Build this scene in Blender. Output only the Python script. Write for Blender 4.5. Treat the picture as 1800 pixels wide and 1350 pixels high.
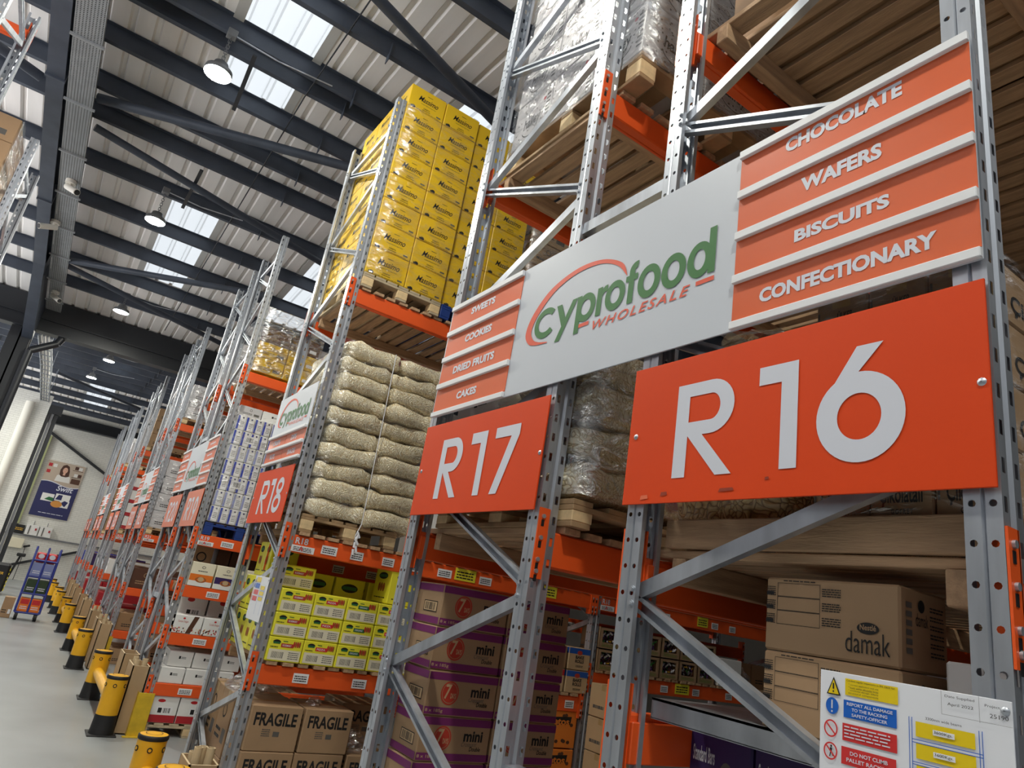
import bpy, bmesh, math, random
from mathutils import Vector, Matrix, noise
random.seed(11)
for o in list(bpy.data.objects):
    bpy.data.objects.remove(o)
SC = bpy.context.scene
COL = SC.collection
PI = math.pi

# ------------------------------------------------------------------ camera
def cam_axes(yaw, pitch, roll):
    d = Vector((math.sin(yaw)*math.cos(pitch), math.cos(yaw)*math.cos(pitch), math.sin(pitch)))
    r = Vector((math.cos(yaw), -math.sin(yaw), 0))
    u = r.cross(d)
    return (math.cos(roll)*r+math.sin(roll)*u, -math.sin(roll)*r+math.cos(roll)*u, d)
cr, cu, cd = cam_axes(0.5509, 0.3203, 0.1696)
cam = bpy.data.cameras.new('camera')
cam.sensor_fit = 'HORIZONTAL'
cam.sensor_width = 36
cam.lens = 1204.61/1800*36
cam.clip_start = 0.05
cam.clip_end = 200
co = bpy.data.objects.new('camera', cam)
COL.objects.link(co)
m = Matrix((cr, cu, -cd)).transposed().to_4x4()
m.translation = Vector((-1.4265, -0.552, 1.80))
co.matrix_world = m
SC.camera = co

# ------------------------------------------------------------------ sky, added ground glow, exposure
W = bpy.data.worlds.new('sky')
SC.world = W
W.use_nodes = True
nt = W.node_tree
nt.nodes.clear()
wo = nt.nodes.new('ShaderNodeOutputWorld')
bg = nt.nodes.new('ShaderNodeBackground')
rp = nt.nodes.new('ShaderNodeValToRGB')
mp = nt.nodes.new('ShaderNodeMapRange')
sx = nt.nodes.new('ShaderNodeSeparateXYZ')
tc = nt.nodes.new('ShaderNodeTexCoord')
nt.links.new(tc.outputs['Generated'], sx.inputs[0])
nt.links.new(sx.outputs['Z'], mp.inputs['Value'])
mp.inputs['From Min'].default_value = -1
mp.inputs['From Max'].default_value = 1
nt.links.new(mp.outputs[0], rp.inputs[0])
rp.color_ramp.elements[0].color = (3.2, 3.2, 3.25, 1)  # below the horizon: made brighter than the sky to light the ceiling
rp.color_ramp.elements[0].position = 0.30
rp.color_ramp.elements[1].color = (0.88, 0.92, 0.96, 1)
rp.color_ramp.elements[1].position = 0.84
k = rp.color_ramp.elements.new(0.52)
k.color = (0.12, 0.123, 0.13, 1)
k = rp.color_ramp.elements.new(0.74)
k.color = (0.16, 0.165, 0.175, 1)
nt.links.new(rp.outputs[0], bg.inputs[0])
bg.inputs[1].default_value = 1.5
nt.links.new(bg.outputs[0], wo.inputs[0])
SC.view_settings.view_transform = 'Standard'
SC.view_settings.look = 'None'
SC.view_settings.gamma = 1
SC.view_settings.use_curve_mapping = False
SC.view_settings.exposure = 0.0
LAMP_POWER = 700.0
SC.cycles.max_bounces = 8
SC.cycles.transparent_max_bounces = 16
SC.cycles.sample_clamp_indirect = 4

# ------------------------------------------------------------------ materials
def s2l(c):
    return tuple(((v/255)/12.92 if v/255 <= 0.04045 else ((v/255+0.055)/1.055)**2.4) for v in c)
MATS = {}
def mat(name, rgb, rough=0.55, metal=0.0, var=0.0, scale=6.0, bump=0.0, stretch=(1, 1, 1), coat=0.0, bscale=None, emit=None, spec=0.5):
    if name in MATS:
        return MATS[name]
    m = bpy.data.materials.new(name)
    m.use_nodes = True
    n, l = m.node_tree.nodes, m.node_tree.links
    b = n['Principled BSDF']
    c = s2l(rgb)
    b.inputs['Base Color'].default_value = (*c, 1)
    b.inputs['Roughness'].default_value = rough
    b.inputs['Metallic'].default_value = metal
    b.inputs['Coat Weight'].default_value = coat
    b.inputs['Coat Roughness'].default_value = 0.12
    b.inputs['Specular IOR Level'].default_value = spec
    if emit:
        b.inputs['Emission Color'].default_value = (*s2l(emit[0]), 1)
        b.inputs['Emission Strength'].default_value = emit[1]
    if var or bump:
        t = n.new('ShaderNodeTexCoord')
        mpn = n.new('ShaderNodeMapping')
        mpn.inputs['Scale'].default_value = stretch
        l.new(t.outputs['Object'], mpn.inputs[0])
        nz = n.new('ShaderNodeTexNoise')
        nz.inputs['Scale'].default_value = scale
        nz.inputs['Detail'].default_value = 6
        l.new(mpn.outputs[0], nz.inputs['Vector'])
        if var:
            r = n.new('ShaderNodeValToRGB')
            r.color_ramp.elements[0].position = 0.3
            r.color_ramp.elements[1].position = 0.7
            r.color_ramp.elements[0].color = (*[v*(1-var) for v in c], 1)
            r.color_ramp.elements[1].color = (*[min(1, v*(1+var)) for v in c], 1)
            l.new(nz.outputs['Fac'], r.inputs[0])
            l.new(r.outputs[0], b.inputs['Base Color'])
        if bump:
            bp = n.new('ShaderNodeBump')
            bp.inputs['Strength'].default_value = bump
            bp.inputs['Distance'].default_value = 0.01
            src = nz
            if bscale:
                src = n.new('ShaderNodeTexNoise')
                src.inputs['Scale'].default_value = bscale
                l.new(mpn.outputs[0], src.inputs['Vector'])
            l.new(src.outputs['Fac'], bp.inputs['Height'])
            l.new(bp.outputs[0], b.inputs['Normal'])
    MATS[name] = m
    return m

def M(k):
    return MATS[k]
mat('galv', (190, 195, 203), 0.36, 0.7, 0.22, 11, 0.0, (1, 1, .2))
mat('galv_dull', (150, 156, 162), 0.45, 0.6, 0.25, 14)
mat('tray_grey', (150, 154, 156), 0.5, 0.2, 0.1, 10)
mat('orange_steel', (238, 92, 34), 0.42, 0.0, 0.06, 3)
mat('wood', (186, 152, 118), 0.75, 0, 0.22, 5, 0.25, (9, .9, 9), bscale=30)
mat('wood_x', (186, 152, 118), 0.75, 0, 0.22, 5, 0.25, (.9, 9, 9), bscale=30)
mat('wood_end', (226, 198, 152), 0.8, 0, 0.12, 30)
mat('wood_old', (170, 140, 104), 0.8, 0, 0.25, 8, 0.2)
mat('wood_grey', (186, 170, 142), 0.8, 0, 0.2, 8, 0.2)
mat('blue_plastic', (30, 60, 130), 0.45)
mat('purlin', (62, 69, 81), 0.5, 0.0, 0.18, 4)
mat('black_steel', (32, 35, 40), 0.45)
mat('roof_sheet', (240, 237, 233), 0.6, 0, 0.07, 1.4, 0, (3, .35, 1))
mat('skylight_trim', (190, 190, 186), 0.5)
mat('white_paint', (226, 226, 221), 0.7, 0, 0.05, 2.0)
mat('cream', (232, 225, 200), 0.55)
mat('sign_orange', (220, 94, 38), 0.4, 0, 0.03, 1.5, coat=0.2)
mat('sign_red_orange', (224, 70, 16), 0.5, 0, 0.04, 1.2, spec=0.25)
mat('sign_white', (202, 207, 216), 0.4)
mat('trim_white', (236, 237, 240), 0.4)
mat('print_white', (216, 219, 230), 0.5)
mat('logo_green', (46, 112, 48), 0.45)
mat('logo_red', (226, 88, 58), 0.45)
mat('ink', (22, 22, 24), 0.6)
mat('ink_grey', (95, 92, 88), 0.6)
mat('kraft', (166, 135, 102), 0.72, 0, 0.08, 3.5, 0.05)
mat('kraft_dark', (150, 116, 82), 0.72, 0, 0.08, 3.5)
mat('kraft_light', (198, 168, 128), 0.72, 0, 0.06, 3.5)
mat('tape', (190, 160, 112), 0.25)
mat('carton_yellow', (232, 190, 28), 0.42, 0, 0.06, 1.5)
mat('carton_lemon', (236, 228, 60), 0.42)
mat('carton_white', (232, 232, 230), 0.55, 0, 0.03, 3)
mat('carton_grey', (196, 194, 196), 0.5, 0, 0.06, 4)
mat('carton_red', (176, 34, 44), 0.5)
mat('carton_purple', (52, 34, 92), 0.45)
mat('band_purple', (122, 44, 102), 0.5)
mat('badge_red', (186, 60, 44), 0.5)
mat('badge_green', (34, 104, 58), 0.5)
mat('badge_blue', (36, 88, 176), 0.5)
mat('biscuit', (164, 92, 40), 0.6)
mat('carton_orange', (226, 128, 44), 0.5)
mat('carton_brown', (84, 52, 36), 0.5)
mat('navy', (36, 40, 92), 0.5)
mat('milk_blue', (150, 158, 206), 0.35)
mat('milk_deep', (60, 78, 178), 0.35)
mat('yellow_guard', (236, 176, 30), 0.36, 0, 0.05, 6)
mat('yellow_steel', (212, 176, 40), 0.5, 0, 0.14, 12)
mat('rubber', (26, 26, 28), 0.6)
mat('note_yellow', (238, 226, 60), 0.6)
mat('note_green', (60, 140, 70), 0.6)
mat('paper', (238, 238, 240), 0.5)
mat('notice_yellow', (238, 208, 40), 0.25)
mat('notice_blue', (42, 104, 200), 0.25)
mat('notice_red', (216, 62, 62), 0.25)
mat('notice_gloss', (236, 238, 244), 0.18)
mat('board_bin', (176, 148, 112), 0.75, 0, 0.06, 4)
mat('board_edge', (206, 184, 148), 0.75)
mat('cctv_white', (222, 218, 208), 0.4)
mat('lamp_body', (120, 122, 124), 0.4, 0.5)
mat('lamp_glow', (255, 255, 248), 0.5, emit=((255, 253, 240), LAMP_POWER))
mat('pipe_white', (224, 222, 212), 0.45)
mat('frame_green', (150, 156, 112), 0.6)
mat('stock_dark', (74, 70, 66), 0.8, 0, 0.2, 1.5)
mat('strip_grey', (120, 122, 126), 0.35)
mat('trolley_blue', (40, 54, 140), 0.4)
mat('cola_red', (196, 40, 44), 0.4)
mat('snack_orange', (230, 120, 40), 0.4)
mat('bottle_dark', (48, 66, 44), 0.3)
mat('bottle_pale', (130, 140, 190), 0.25)
mat('skin', (214, 170, 148), 0.6)
mat('hair', (74, 44, 32), 0.6)
mat('shirt', (222, 220, 216), 0.6)
mat('poster_bg', (184, 168, 152), 0.6)
mat('soup', (210, 144, 66), 0.5)
mat('green_print', (96, 134, 46), 0.55)
mat('tuft_green', (96, 134, 70), 0.6)
mat('sweet_purple', (72, 34, 96), 0.3)
mat('sweet_gold', (222, 176, 58), 0.3)
mat('sweet_green', (70, 140, 60), 0.3)
mat('sweet_white', (226, 222, 226), 0.3)
mat('red_dot', (186, 48, 62), 0.5)

def floor_mat():
    m = mat('concrete', (150, 154, 155), 0.32, 0, 0.16, 0.9)
    return m
floor_mat()

def brick_mat():
    m = bpy.data.materials.new('painted_brick')
    m.use_nodes = True
    n, l = m.node_tree.nodes, m.node_tree.links
    b = n['Principled BSDF']
    b.inputs['Roughness'].default_value = 0.65
    t = n.new('ShaderNodeTexCoord')
    mpn = n.new('ShaderNodeMapping')
    mpn.inputs['Rotation'].default_value = (PI/2, 0, 0)
    l.new(t.outputs['Object'], mpn.inputs[0])
    br = n.new('ShaderNodeTexBrick')
    br.inputs['Scale'].default_value = 1
    br.inputs['Brick Width'].default_value = 0.23
    br.inputs['Row Height'].default_value = 0.075
    br.inputs['Mortar Size'].default_value = 0.006
    br.inputs['Color1'].default_value = (*s2l((226, 226, 220)), 1)
    br.inputs['Color2'].default_value = (*s2l((220, 220, 214)), 1)
    br.inputs['Mortar'].default_value = (*s2l((200, 200, 194)), 1)
    l.new(mpn.outputs[0], br.inputs['Vector'])
    l.new(br.outputs[0], b.inputs['Base Color'])
    bp = n.new('ShaderNodeBump')
    bp.inputs['Strength'].default_value = 0.4
    bp.inputs['Distance'].default_value = 0.006
    bp.invert = True
    l.new(br.outputs['Fac'], bp.inputs['Height'])
    l.new(bp.outputs[0], b.inputs['Normal'])
    MATS['brick'] = m
brick_mat()

def film_mat(name, lo, hi, sc, st):
    m = bpy.data.materials.new(name)
    m.use_nodes = True
    n, l = m.node_tree.nodes, m.node_tree.links
    n.remove(n['Principled BSDF'])
    out = n['Material Output']
    mix = n.new('ShaderNodeMixShader')
    tr = n.new('ShaderNodeBsdfTransparent')
    gl = n.new('ShaderNodeBsdfGlossy')
    gl.inputs['Roughness'].default_value = 0.18
    gl.inputs['Color'].default_value = (0.95, 0.95, 0.95, 1)
    t = n.new('ShaderNodeTexCoord')
    mpn = n.new('ShaderNodeMapping')
    mpn.inputs['Scale'].default_value = st
    mpn.inputs['Rotation'].default_value = (0.25, 0.3, 0)
    l.new(t.outputs['Object'], mpn.inputs[0])
    nz = n.new('ShaderNodeTexNoise')
    nz.inputs['Scale'].default_value = sc
    nz.inputs['Detail'].default_value = 5
    nz.inputs['Distortion'].default_value = 1.2
    l.new(mpn.outputs[0], nz.inputs['Vector'])
    mr = n.new('ShaderNodeMapRange')
    mr.inputs['From Min'].default_value = 0.42
    mr.inputs['From Max'].default_value = 0.72
    mr.inputs['To Min'].default_value = lo
    mr.inputs['To Max'].default_value = hi
    l.new(nz.outputs['Fac'], mr.inputs['Value'])
    bp = n.new('ShaderNodeBump')
    bp.inputs['Strength'].default_value = 1.0
    bp.inputs['Distance'].default_value = 0.03
    l.new(nz.outputs['Fac'], bp.inputs['Height'])
    l.new(bp.outputs[0], gl.inputs['Normal'])
    l.new(mr.outputs[0], mix.inputs[0])
    l.new(tr.outputs[0], mix.inputs[1])
    l.new(gl.outputs[0], mix.inputs[2])
    l.new(mix.outputs[0], out.inputs[0])
    MATS[name] = m
film_mat('film', 0.02, 0.32, 6, (1, 1, 3))
film_mat('film_heavy', 0.2, 0.75, 6, (1.2, 1.2, 3))

def skylight_mat():
    m = bpy.data.materials.new('rooflight_sheet')
    m.use_nodes = True
    n, l = m.node_tree.nodes, m.node_tree.links
    n.remove(n['Principled BSDF'])
    mix = n.new('ShaderNodeMixShader')
    tr = n.new('ShaderNodeBsdfTranslucent')
    tr.inputs[0].default_value = (0.95, 0.97, 0.98, 1)
    tp = n.new('ShaderNodeBsdfTransparent')
    tp.inputs[0].default_value = (0.9, 0.93, 0.95, 1)
    mix.inputs[0].default_value = 0.12
    l.new(tr.outputs[0], mix.inputs[1])
    l.new(tp.outputs[0], mix.inputs[2])
    l.new(mix.outputs[0], n['Material Output'].inputs[0])
    MATS['rooflight'] = m
skylight_mat()

def pasta_mat(name, c0, c1, c2, sc):
    m = bpy.data.materials.new(name)
    m.use_nodes = True
    n, l = m.node_tree.nodes, m.node_tree.links
    b = n['Principled BSDF']
    b.inputs['Roughness'].default_value = 0.45
    b.inputs['Coat Weight'].default_value = 0.9
    b.inputs['Coat Roughness'].default_value = 0.12
    t = n.new('ShaderNodeTexCoord')
    nz = n.new('ShaderNodeTexNoise')
    nz.inputs['Scale'].default_value = 5
    l.new(t.outputs['Object'], nz.inputs['Vector'])
    add = n.new('ShaderNodeMixRGB')
    add.blend_type = 'ADD'
    add.inputs[0].default_value = 0.35
    l.new(t.outputs['Object'], add.inputs[1])
    l.new(nz.outputs['Color'], add.inputs[2])
    vo = n.new('ShaderNodeTexVoronoi')
    vo.feature = 'DISTANCE_TO_EDGE'
    vo.inputs['Scale'].default_value = sc
    mpn = n.new('ShaderNodeMapping')
    mpn.inputs['Scale'].default_value = (2.6, 1.1, 1.0)
    mpn.inputs['Rotation'].default_value = (0, 0.6, 0)
    l.new(add.outputs[0], mpn.inputs[0])
    l.new(mpn.outputs[0], vo.inputs['Vector'])
    r = n.new('ShaderNodeValToRGB')
    e = r.color_ramp.elements
    e[0].position = 0.0
    e[0].color = (*s2l(c0), 1)
    e[1].position = 0.15
    e[1].color = (*s2l(c2), 1)
    k = e.new(0.045)
    k.color = (*s2l(c1), 1)
    l.new(vo.outputs['Distance'], r.inputs[0])
    nz2 = n.new('ShaderNodeTexNoise')
    nz2.inputs['Scale'].default_value = 3.2
    l.new(t.outputs['Object'], nz2.inputs['Vector'])
    mr = n.new('ShaderNodeMapRange')
    mr.inputs['From Min'].default_value = 0.66
    mr.inputs['From Max'].default_value = 0.70
    l.new(nz2.outputs['Fac'], mr.inputs['Value'])
    mx = n.new('ShaderNodeMixRGB')
    mx.inputs[2].default_value = (*s2l((150, 60, 84)), 1)
    l.new(mr.outputs[0], mx.inputs[0])
    l.new(r.outputs[0], mx.inputs[1])
    l.new(mx.outputs[0], b.inputs['Base Color'])
    bp = n.new('ShaderNodeBump')
    bp.inputs['Strength'].default_value = 0.9
    bp.inputs['Distance'].default_value = 0.012
    l.new(vo.outputs['Distance'], bp.inputs['Height'])
    l.new(bp.outputs[0], b.inputs['Normal'])
    bp2 = n.new('ShaderNodeBump')
    bp2.inputs['Strength'].default_value = 0.6
    bp2.inputs['Distance'].default_value = 0.02
    nz3 = n.new('ShaderNodeTexNoise')
    nz3.inputs['Scale'].default_value = 16
    nz3.inputs['Distortion'].default_value = 1.5
    l.new(t.outputs['Object'], nz3.inputs['Vector'])
    l.new(nz3.outputs['Fac'], bp2.inputs['Height'])
    l.new(bp2.outputs[0], b.inputs['Coat Normal'])
    MATS[name] = m
pasta_mat('pasta', (150, 124, 82), (232, 212, 166), (255, 247, 220), 26)
pasta_mat('macaroni', (110, 80, 44), (182, 146, 92), (220, 194, 136), 24)

# ------------------------------------------------------------------ mesh builder
TEXT = {}
def text_geo(s, bold, shear, space):
    k = (s, bold, shear, space)
    if k in TEXT:
        return TEXT[k]
    c = bpy.data.curves.new('t', 'FONT')
    c.body = s
    c.size = 1
    c.offset = bold
    c.shear = shear
    c.space_character = space
    c.resolution_u = 3
    o = bpy.data.objects.new('t', c)
    COL.objects.link(o)
    bpy.context.view_layer.update()
    me = o.to_mesh()
    vs = [(v.co.x, v.co.y) for v in me.vertices]
    fs = [tuple(p.vertices) for p in me.polygons]
    o.to_mesh_clear()
    bpy.data.objects.remove(o)
    bpy.data.curves.remove(c)
    x0 = min(v[0] for v in vs); x1 = max(v[0] for v in vs)
    y0 = min(v[1] for v in vs); y1 = max(v[1] for v in vs)
    # keep the faces turned to +z of the text plane
    g = []
    for f in fs:
        a, b, cc = vs[f[0]], vs[f[1]], vs[f[2]]
        z = (b[0]-a[0])*(cc[1]-a[1])-(b[1]-a[1])*(cc[0]-a[0])
        g.append(f if z >= 0 else f[::-1])
    TEXT[k] = ([((x-x0)/(x1-x0), (y-y0)/(y1-y0)) for x, y in vs], g, (x1-x0)/(y1-y0))
    return TEXT[k]

class MB:
    def __init__(s):
        s.v = []; s.f = []; s.m = []; s.mats = []; s.sm = []; s.k = 0; s.hold = False
    def org(s, fr):
        # every printed patch lies a hair above the one drawn before it
        if not s.hold:
            s.k = min(s.k+1, 24)
        o, r, u = fr
        return o+r.cross(u).normalized()*(s.k*4e-5)
    def mi(s, mt):
        mt = MATS[mt] if isinstance(mt, str) else mt
        if mt not in s.mats:
            s.mats.append(mt)
        return s.mats.index(mt)
    def add(s, vs, fs, mt, smooth=False):
        b = len(s.v)
        s.v.extend([tuple(v) for v in vs])
        i = s.mi(mt)
        for f in fs:
            s.f.append(tuple(b+k for k in f)); s.m.append(i); s.sm.append(smooth)
    def quad(s, pts, mt):
        s.add(pts, [tuple(range(len(pts)))], mt)
    def box(s, x0, x1, y0, y1, z0, z1, mt):
        v = [(x, y, z) for z in (z0, z1) for y in (y0, y1) for x in (x0, x1)]
        s.add(v, [(0, 2, 3, 1), (4, 5, 7, 6), (0, 1, 5, 4), (2, 6, 7, 3), (0, 4, 6, 2), (1, 3, 7, 5)], mt)
    def rbox(s, x0, x1, y0, y1, z0, z1, mt, r=0.005, seg=1):
        bm = bmesh.new()
        bmesh.ops.create_cube(bm, size=1)
        for v in bm.verts:
            v.co = Vector(((x0+x1)/2+v.co.x*(x1-x0), (y0+y1)/2+v.co.y*(y1-y0), (z0+z1)/2+v.co.z*(z1-z0)))
        bmesh.ops.bevel(bm, geom=bm.edges[:], offset=r, segments=seg, affect='EDGES', profile=0.5)
        bm.verts.index_update()
        s.add([v.co.copy() for v in bm.verts], [tuple(v.index for v in f.verts) for f in bm.faces], mt)
        bm.free()
    def bar(s, p, q, w, h, mt, up=(0, 0, 1)):
        p, q = Vector(p), Vector(q)
        d = (q-p).normalized()
        a = d.cross(Vector(up))
        if a.length < 1e-4:
            a = d.cross(Vector((1, 0, 0)))
        a.normalize()
        b = a.cross(d).normalized()
        v = [e+a*(i*w/2)+b*(j*h/2) for e in (p, q) for i, j in ((-1, -1), (1, -1), (1, 1), (-1, 1))]
        s.add(v, [(0, 3, 2, 1), (4, 5, 6, 7), (0, 1, 5, 4), (1, 2, 6, 5), (2, 3, 7, 6), (3, 0, 4, 7)], mt)
    def cyl(s, p, q, r, mt, n=14, r2=None, caps=True):
        p, q = Vector(p), Vector(q)
        r2 = r if r2 is None else r2
        d = (q-p).normalized()
        a = d.cross(Vector((0, 0, 1)))
        if a.length < 1e-4:
            a = Vector((1, 0, 0))
        a.normalize()
        b = d.cross(a)
        v = []
        for e, rr in ((p, r), (q, r2)):
            for i in range(n):
                t = 2*PI*i/n
                v.append(e+a*math.cos(t)*rr+b*math.sin(t)*rr)
        s.add(v, [(i, (i+1) % n, n+(i+1) % n, n+i) for i in range(n)], mt, True)
        if caps:
            s.add(v[:n], [tuple(range(n))[::-1]], mt)
            s.add(v[n:], [tuple(range(n))], mt)
    def tube(s, pts, r, mt, n=10):
        for a, b in zip(pts[:-1], pts[1:]):
            s.cyl(a, b, r, mt, n)
    def lathe(s, c, prof, mt, n=20):
        c = Vector(c)
        v = []
        for r, z in prof:
            for i in range(n):
                t = 2*PI*i/n
                v.append(c+Vector((r*math.cos(t), r*math.sin(t), z)))
        f = []
        for k in range(len(prof)-1):
            for i in range(n):
                f.append((k*n+i, k*n+(i+1) % n, (k+1)*n+(i+1) % n, (k+1)*n+i))
        s.add(v, f, mt, True)
    def flat(s, fr, pts, mt):
        """a polygon drawn in the plane fr = (origin, right, up)"""
        o, r, u = s.org(fr), fr[1], fr[2]
        s.add([o+r*x+u*y for x, y in pts], [tuple(range(len(pts)))], mt)
    def rect(s, fr, x0, y0, x1, y1, mt):
        s.flat(fr, [(x0, y0), (x1, y0), (x1, y1), (x0, y1)], mt)
    def strip(s, fr, A, B, mt):
        o, r, u = s.org(fr), fr[1], fr[2]
        v = [o+r*x+u*y for x, y in A]+[o+r*x+u*y for x, y in B]
        n = len(A)
        s.add(v, [(i, i+1, n+i+1, n+i) for i in range(n-1)], mt)
    def ring(s, fr, cx, cy, rx, ry, t, mt, a0=0, a1=360, n=28, tx=None):
        tx = t if tx is None else tx
        A, B = [], []
        for i in range(n+1):
            a = math.radians(a0+(a1-a0)*i/n)
            A.append((cx+(rx-tx)*math.cos(a), cy+(ry-t)*math.sin(a)))
            B.append((cx+rx*math.cos(a), cy+ry*math.sin(a)))
        s.strip(fr, A, B, mt)
    def disc(s, fr, cx, cy, rx, ry, mt, n=24):
        s.flat(fr, [(cx+rx*math.cos(2*PI*i/n), cy+ry*math.sin(2*PI*i/n)) for i in range(n)], mt)
    def text(s, fr, st, x, y, w, h, mt, bold=0.0, shear=0.0, space=1.0, fit=True):
        vs, fs, asp = text_geo(st, bold, shear, space)
        if not fit or w is None:
            w = h*asp
        o, r, u = s.org(fr), fr[1], fr[2]
        s.add([o+r*(x+a*w)+u*(y+b*h) for a, b in vs], fs, mt)
    def lines(s, fr, x, y, w, h, n, mt, rng=None):
        """small print: n rows of short dashes"""
        rng = rng or random.Random(3)
        st = h/n
        s.org(fr); s.hold = True
        for i in range(n):
            xx = x
            while xx < x+w*0.96:
                ww = min(w*rng.uniform(.08, .25), x+w-xx)
                s.rect(fr, xx, y+i*st+st*.25, xx+ww, y+i*st+st*.7, mt)
                xx += ww+w*.03
        s.hold = False
    def barcode(s, fr, x, y, w, h, mt, n=14):
        rng = random.Random(n)
        st = w/n
        s.org(fr); s.hold = True
        for i in range(n):
            s.rect(fr, x+i*st, y, x+i*st+st*rng.uniform(.25, .8), y+h, mt)
        s.hold = False
    def mesh(s, name):
        me = bpy.data.meshes.new(name)
        me.from_pydata(s.v, [], s.f)
        for mt in s.mats:
            me.materials.append(mt)
        me.polygons.foreach_set('material_index', s.m)
        me.polygons.foreach_set('use_smooth', s.sm)
        me.update()
        return me
    def build(s, name, parent=None, loc=None):
        return link(name, s.mesh(name), parent, loc)

def link(name, me, parent=None, loc=None, rot=None):
    o = bpy.data.objects.new(name, me)
    COL.objects.link(o)
    if parent is not None:
        o.parent = parent
    if loc is not None:
        o.location = loc
    if rot is not None:
        o.rotation_euler = rot
    return o
def tag(o, label, cat, group=None, kind='thing'):
    o['label'] = label
    o['category'] = cat
    o['kind'] = kind
    if group:
        o['group'] = group
    return o
def thing(name, label, cat, loc=(0, 0, 0), group=None, rotz=0):
    o = bpy.data.objects.new(name, None)
    o.empty_display_size = 0.1
    COL.objects.link(o)
    o.location = loc
    o.rotation_euler = (0, 0, rotz)
    return tag(o, label, cat, group)
def struct(o):
    o['kind'] = 'structure'
    return o
def frY(x, y, z):     # plane facing -Y
    return (Vector((x, y-0.0009, z)), Vector((1, 0, 0)), Vector((0, 0, 1)))
def frX(x, y, z):     # plane facing -X, x axis of the print runs to -Y
    return (Vector((x-0.0009, y, z)), Vector((0, -1, 0)), Vector((0, 0, 1)))
ORD = ['first', 'second', 'third', 'fourth', 'fifth', 'sixth', 'seventh', 'eighth', 'ninth', 'tenth', 'eleventh', 'twelfth', 'thirteenth', 'fourteenth', 'fifteenth', 'sixteenth']

# ------------------------------------------------------------------ building shell
def hr(y):
    if y < 16.75:
        return 7.3-0.082*abs(y-6.7)
    if y < 26.8:
        return 6.475+0.082*(y-16.75)
    return 7.3-0.082*(y-26.8)

b = MB(); b.box(-9, 9, -8, 33.3, -0.15, 0, 'concrete'); struct(b.build('floor'))

SKY = [(-1.31, -0.53, 5.28, 7.40), (-1.31, -0.55, -1.0, 5.16), (-1.31, -0.58, 10.2, 13.6), (1.05, 1.85, 5.3, 7.4), (1.05, 1.85, 9.6, 13.6),
       (-1.45, -0.62, 20.9, 23.6), (-1.52, -0.66, 27.5, 31.2)]
def roof_profile(x0, x1):
    """x, dz pairs of the trapezoid sheet between x0 and x1"""
    pts, p = [], 0.25
    k = math.floor(x0/p)
    while k*p < x1+p:
        for dx, dz in ((0.0, 0), (0.17, 0), (0.19, 0.035), (0.23, 0.035)):
            x = k*p+dx
            if x0 < x < x1:
                pts.append((x, dz))
        k += 1
    def dz_at(x):
        f = (x/p-math.floor(x/p))*p
        return 0 if f <= .17 else (0.035*(f-.17)/.02 if f < .19 else (0.035 if f < .23 else 0.035*(.25-f)/.02))
    return [(x0, dz_at(x0))]+pts+[(x1, dz_at(x1))]
def sheet(b, x0, x1, y0, y1, mt):
    pr = roof_profile(x0, x1)
    v = [(x, y0, hr(y0)+dz) for x, dz in pr]+[(x, y1, hr(y1)+dz) for x, dz in pr]
    n = len(pr)
    b.add(v, [(i, n+i, n+i+1, i+1) for i in range(n-1)], mt)
b = MB()
ycuts = sorted(set([-3.0, 6.7, 16.75, 26.8, 33.3]+[v for s in SKY for v in s[2:]]))
for y0, y1 in zip(ycuts[:-1], ycuts[1:]):
    holes = sorted([(s[0], s[1]) for s in SKY if s[2] <= y0+1e-6 and s[3] >= y1-1e-6])
    x = -9.0
    for h0, h1 in holes:
        sheet(b, x, h0, y0, y1, 'roof_sheet')
        x = h1
    sheet(b, x, 9.0, y0, y1, 'roof_sheet')
struct(b.build('ceiling'))
for i, s in enumerate(SKY):
    b = MB()
    cuts = [s[2]]+[c for c in (6.7, 16.75, 26.8) if s[2] < c < s[3]]+[s[3]]
    for y0, y1 in zip(cuts[:-1], cuts[1:]):
        sheet(b, s[0], s[1], y0, y1, 'rooflight')
        for x0, x1 in ((s[0]-.10, s[0]+.01), (s[1]-.01, s[1]+.09)):   # flashing lining each long edge
            pts = [(x, y, hr(y)-d) for y in (y0, y1) for x in (x0, x1) for d in (0.012, 0.004)]
            b.add(pts, [(0, 4, 6, 2), (1, 3, 7, 5), (0, 1, 5, 4), (2, 6, 7, 3), (0, 2, 3, 1), (4, 5, 7, 6)], 'skylight_trim')
    struct(b.build('window_%d' % (i+1)))

PUR = [-1.4, 0.6, 1.75, 2.9, 4.07, 5.25, 6.30, 6.62, 7.42, 8.30, 8.92, 10.1, 11.29, 12.49, 13.70, 14.81,
       18.2, 19.5, 20.8, 22.1, 23.4, 24.7, 26.4, 27.3, 28.5, 29.75, 31.0, 32.2]
NEARP = [p for p in PUR if p > 3.5]
def purlin(y, label):
    b = MB()
    zt = hr(y)-0.005
    zb = zt-0.20
    b.box(-8.9, 8.9, y-0.006, y, zb, zt, 'purlin')          # web
    b.box(-8.9, 8.9, y, y+0.06, zb, zb+0.006, 'purlin')     # bottom flange
    b.box(-8.9, 8.9, y+0.054, y+0.06, zb, zb+0.02, 'purlin')
    b.box(-8.9, 8.9, y-0.06, y, zt-0.006, zt, 'purlin')     # top flange
    for x in range(-8, 9, 4):                               # cleats
        b.box(x, x+0.008, y-0.05, y+.04, zb-.1, zb+.12, 'purlin')
    tag(b.build('roof_purlin'), label, 'purlin', 'steel purlins under the roof')
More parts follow.
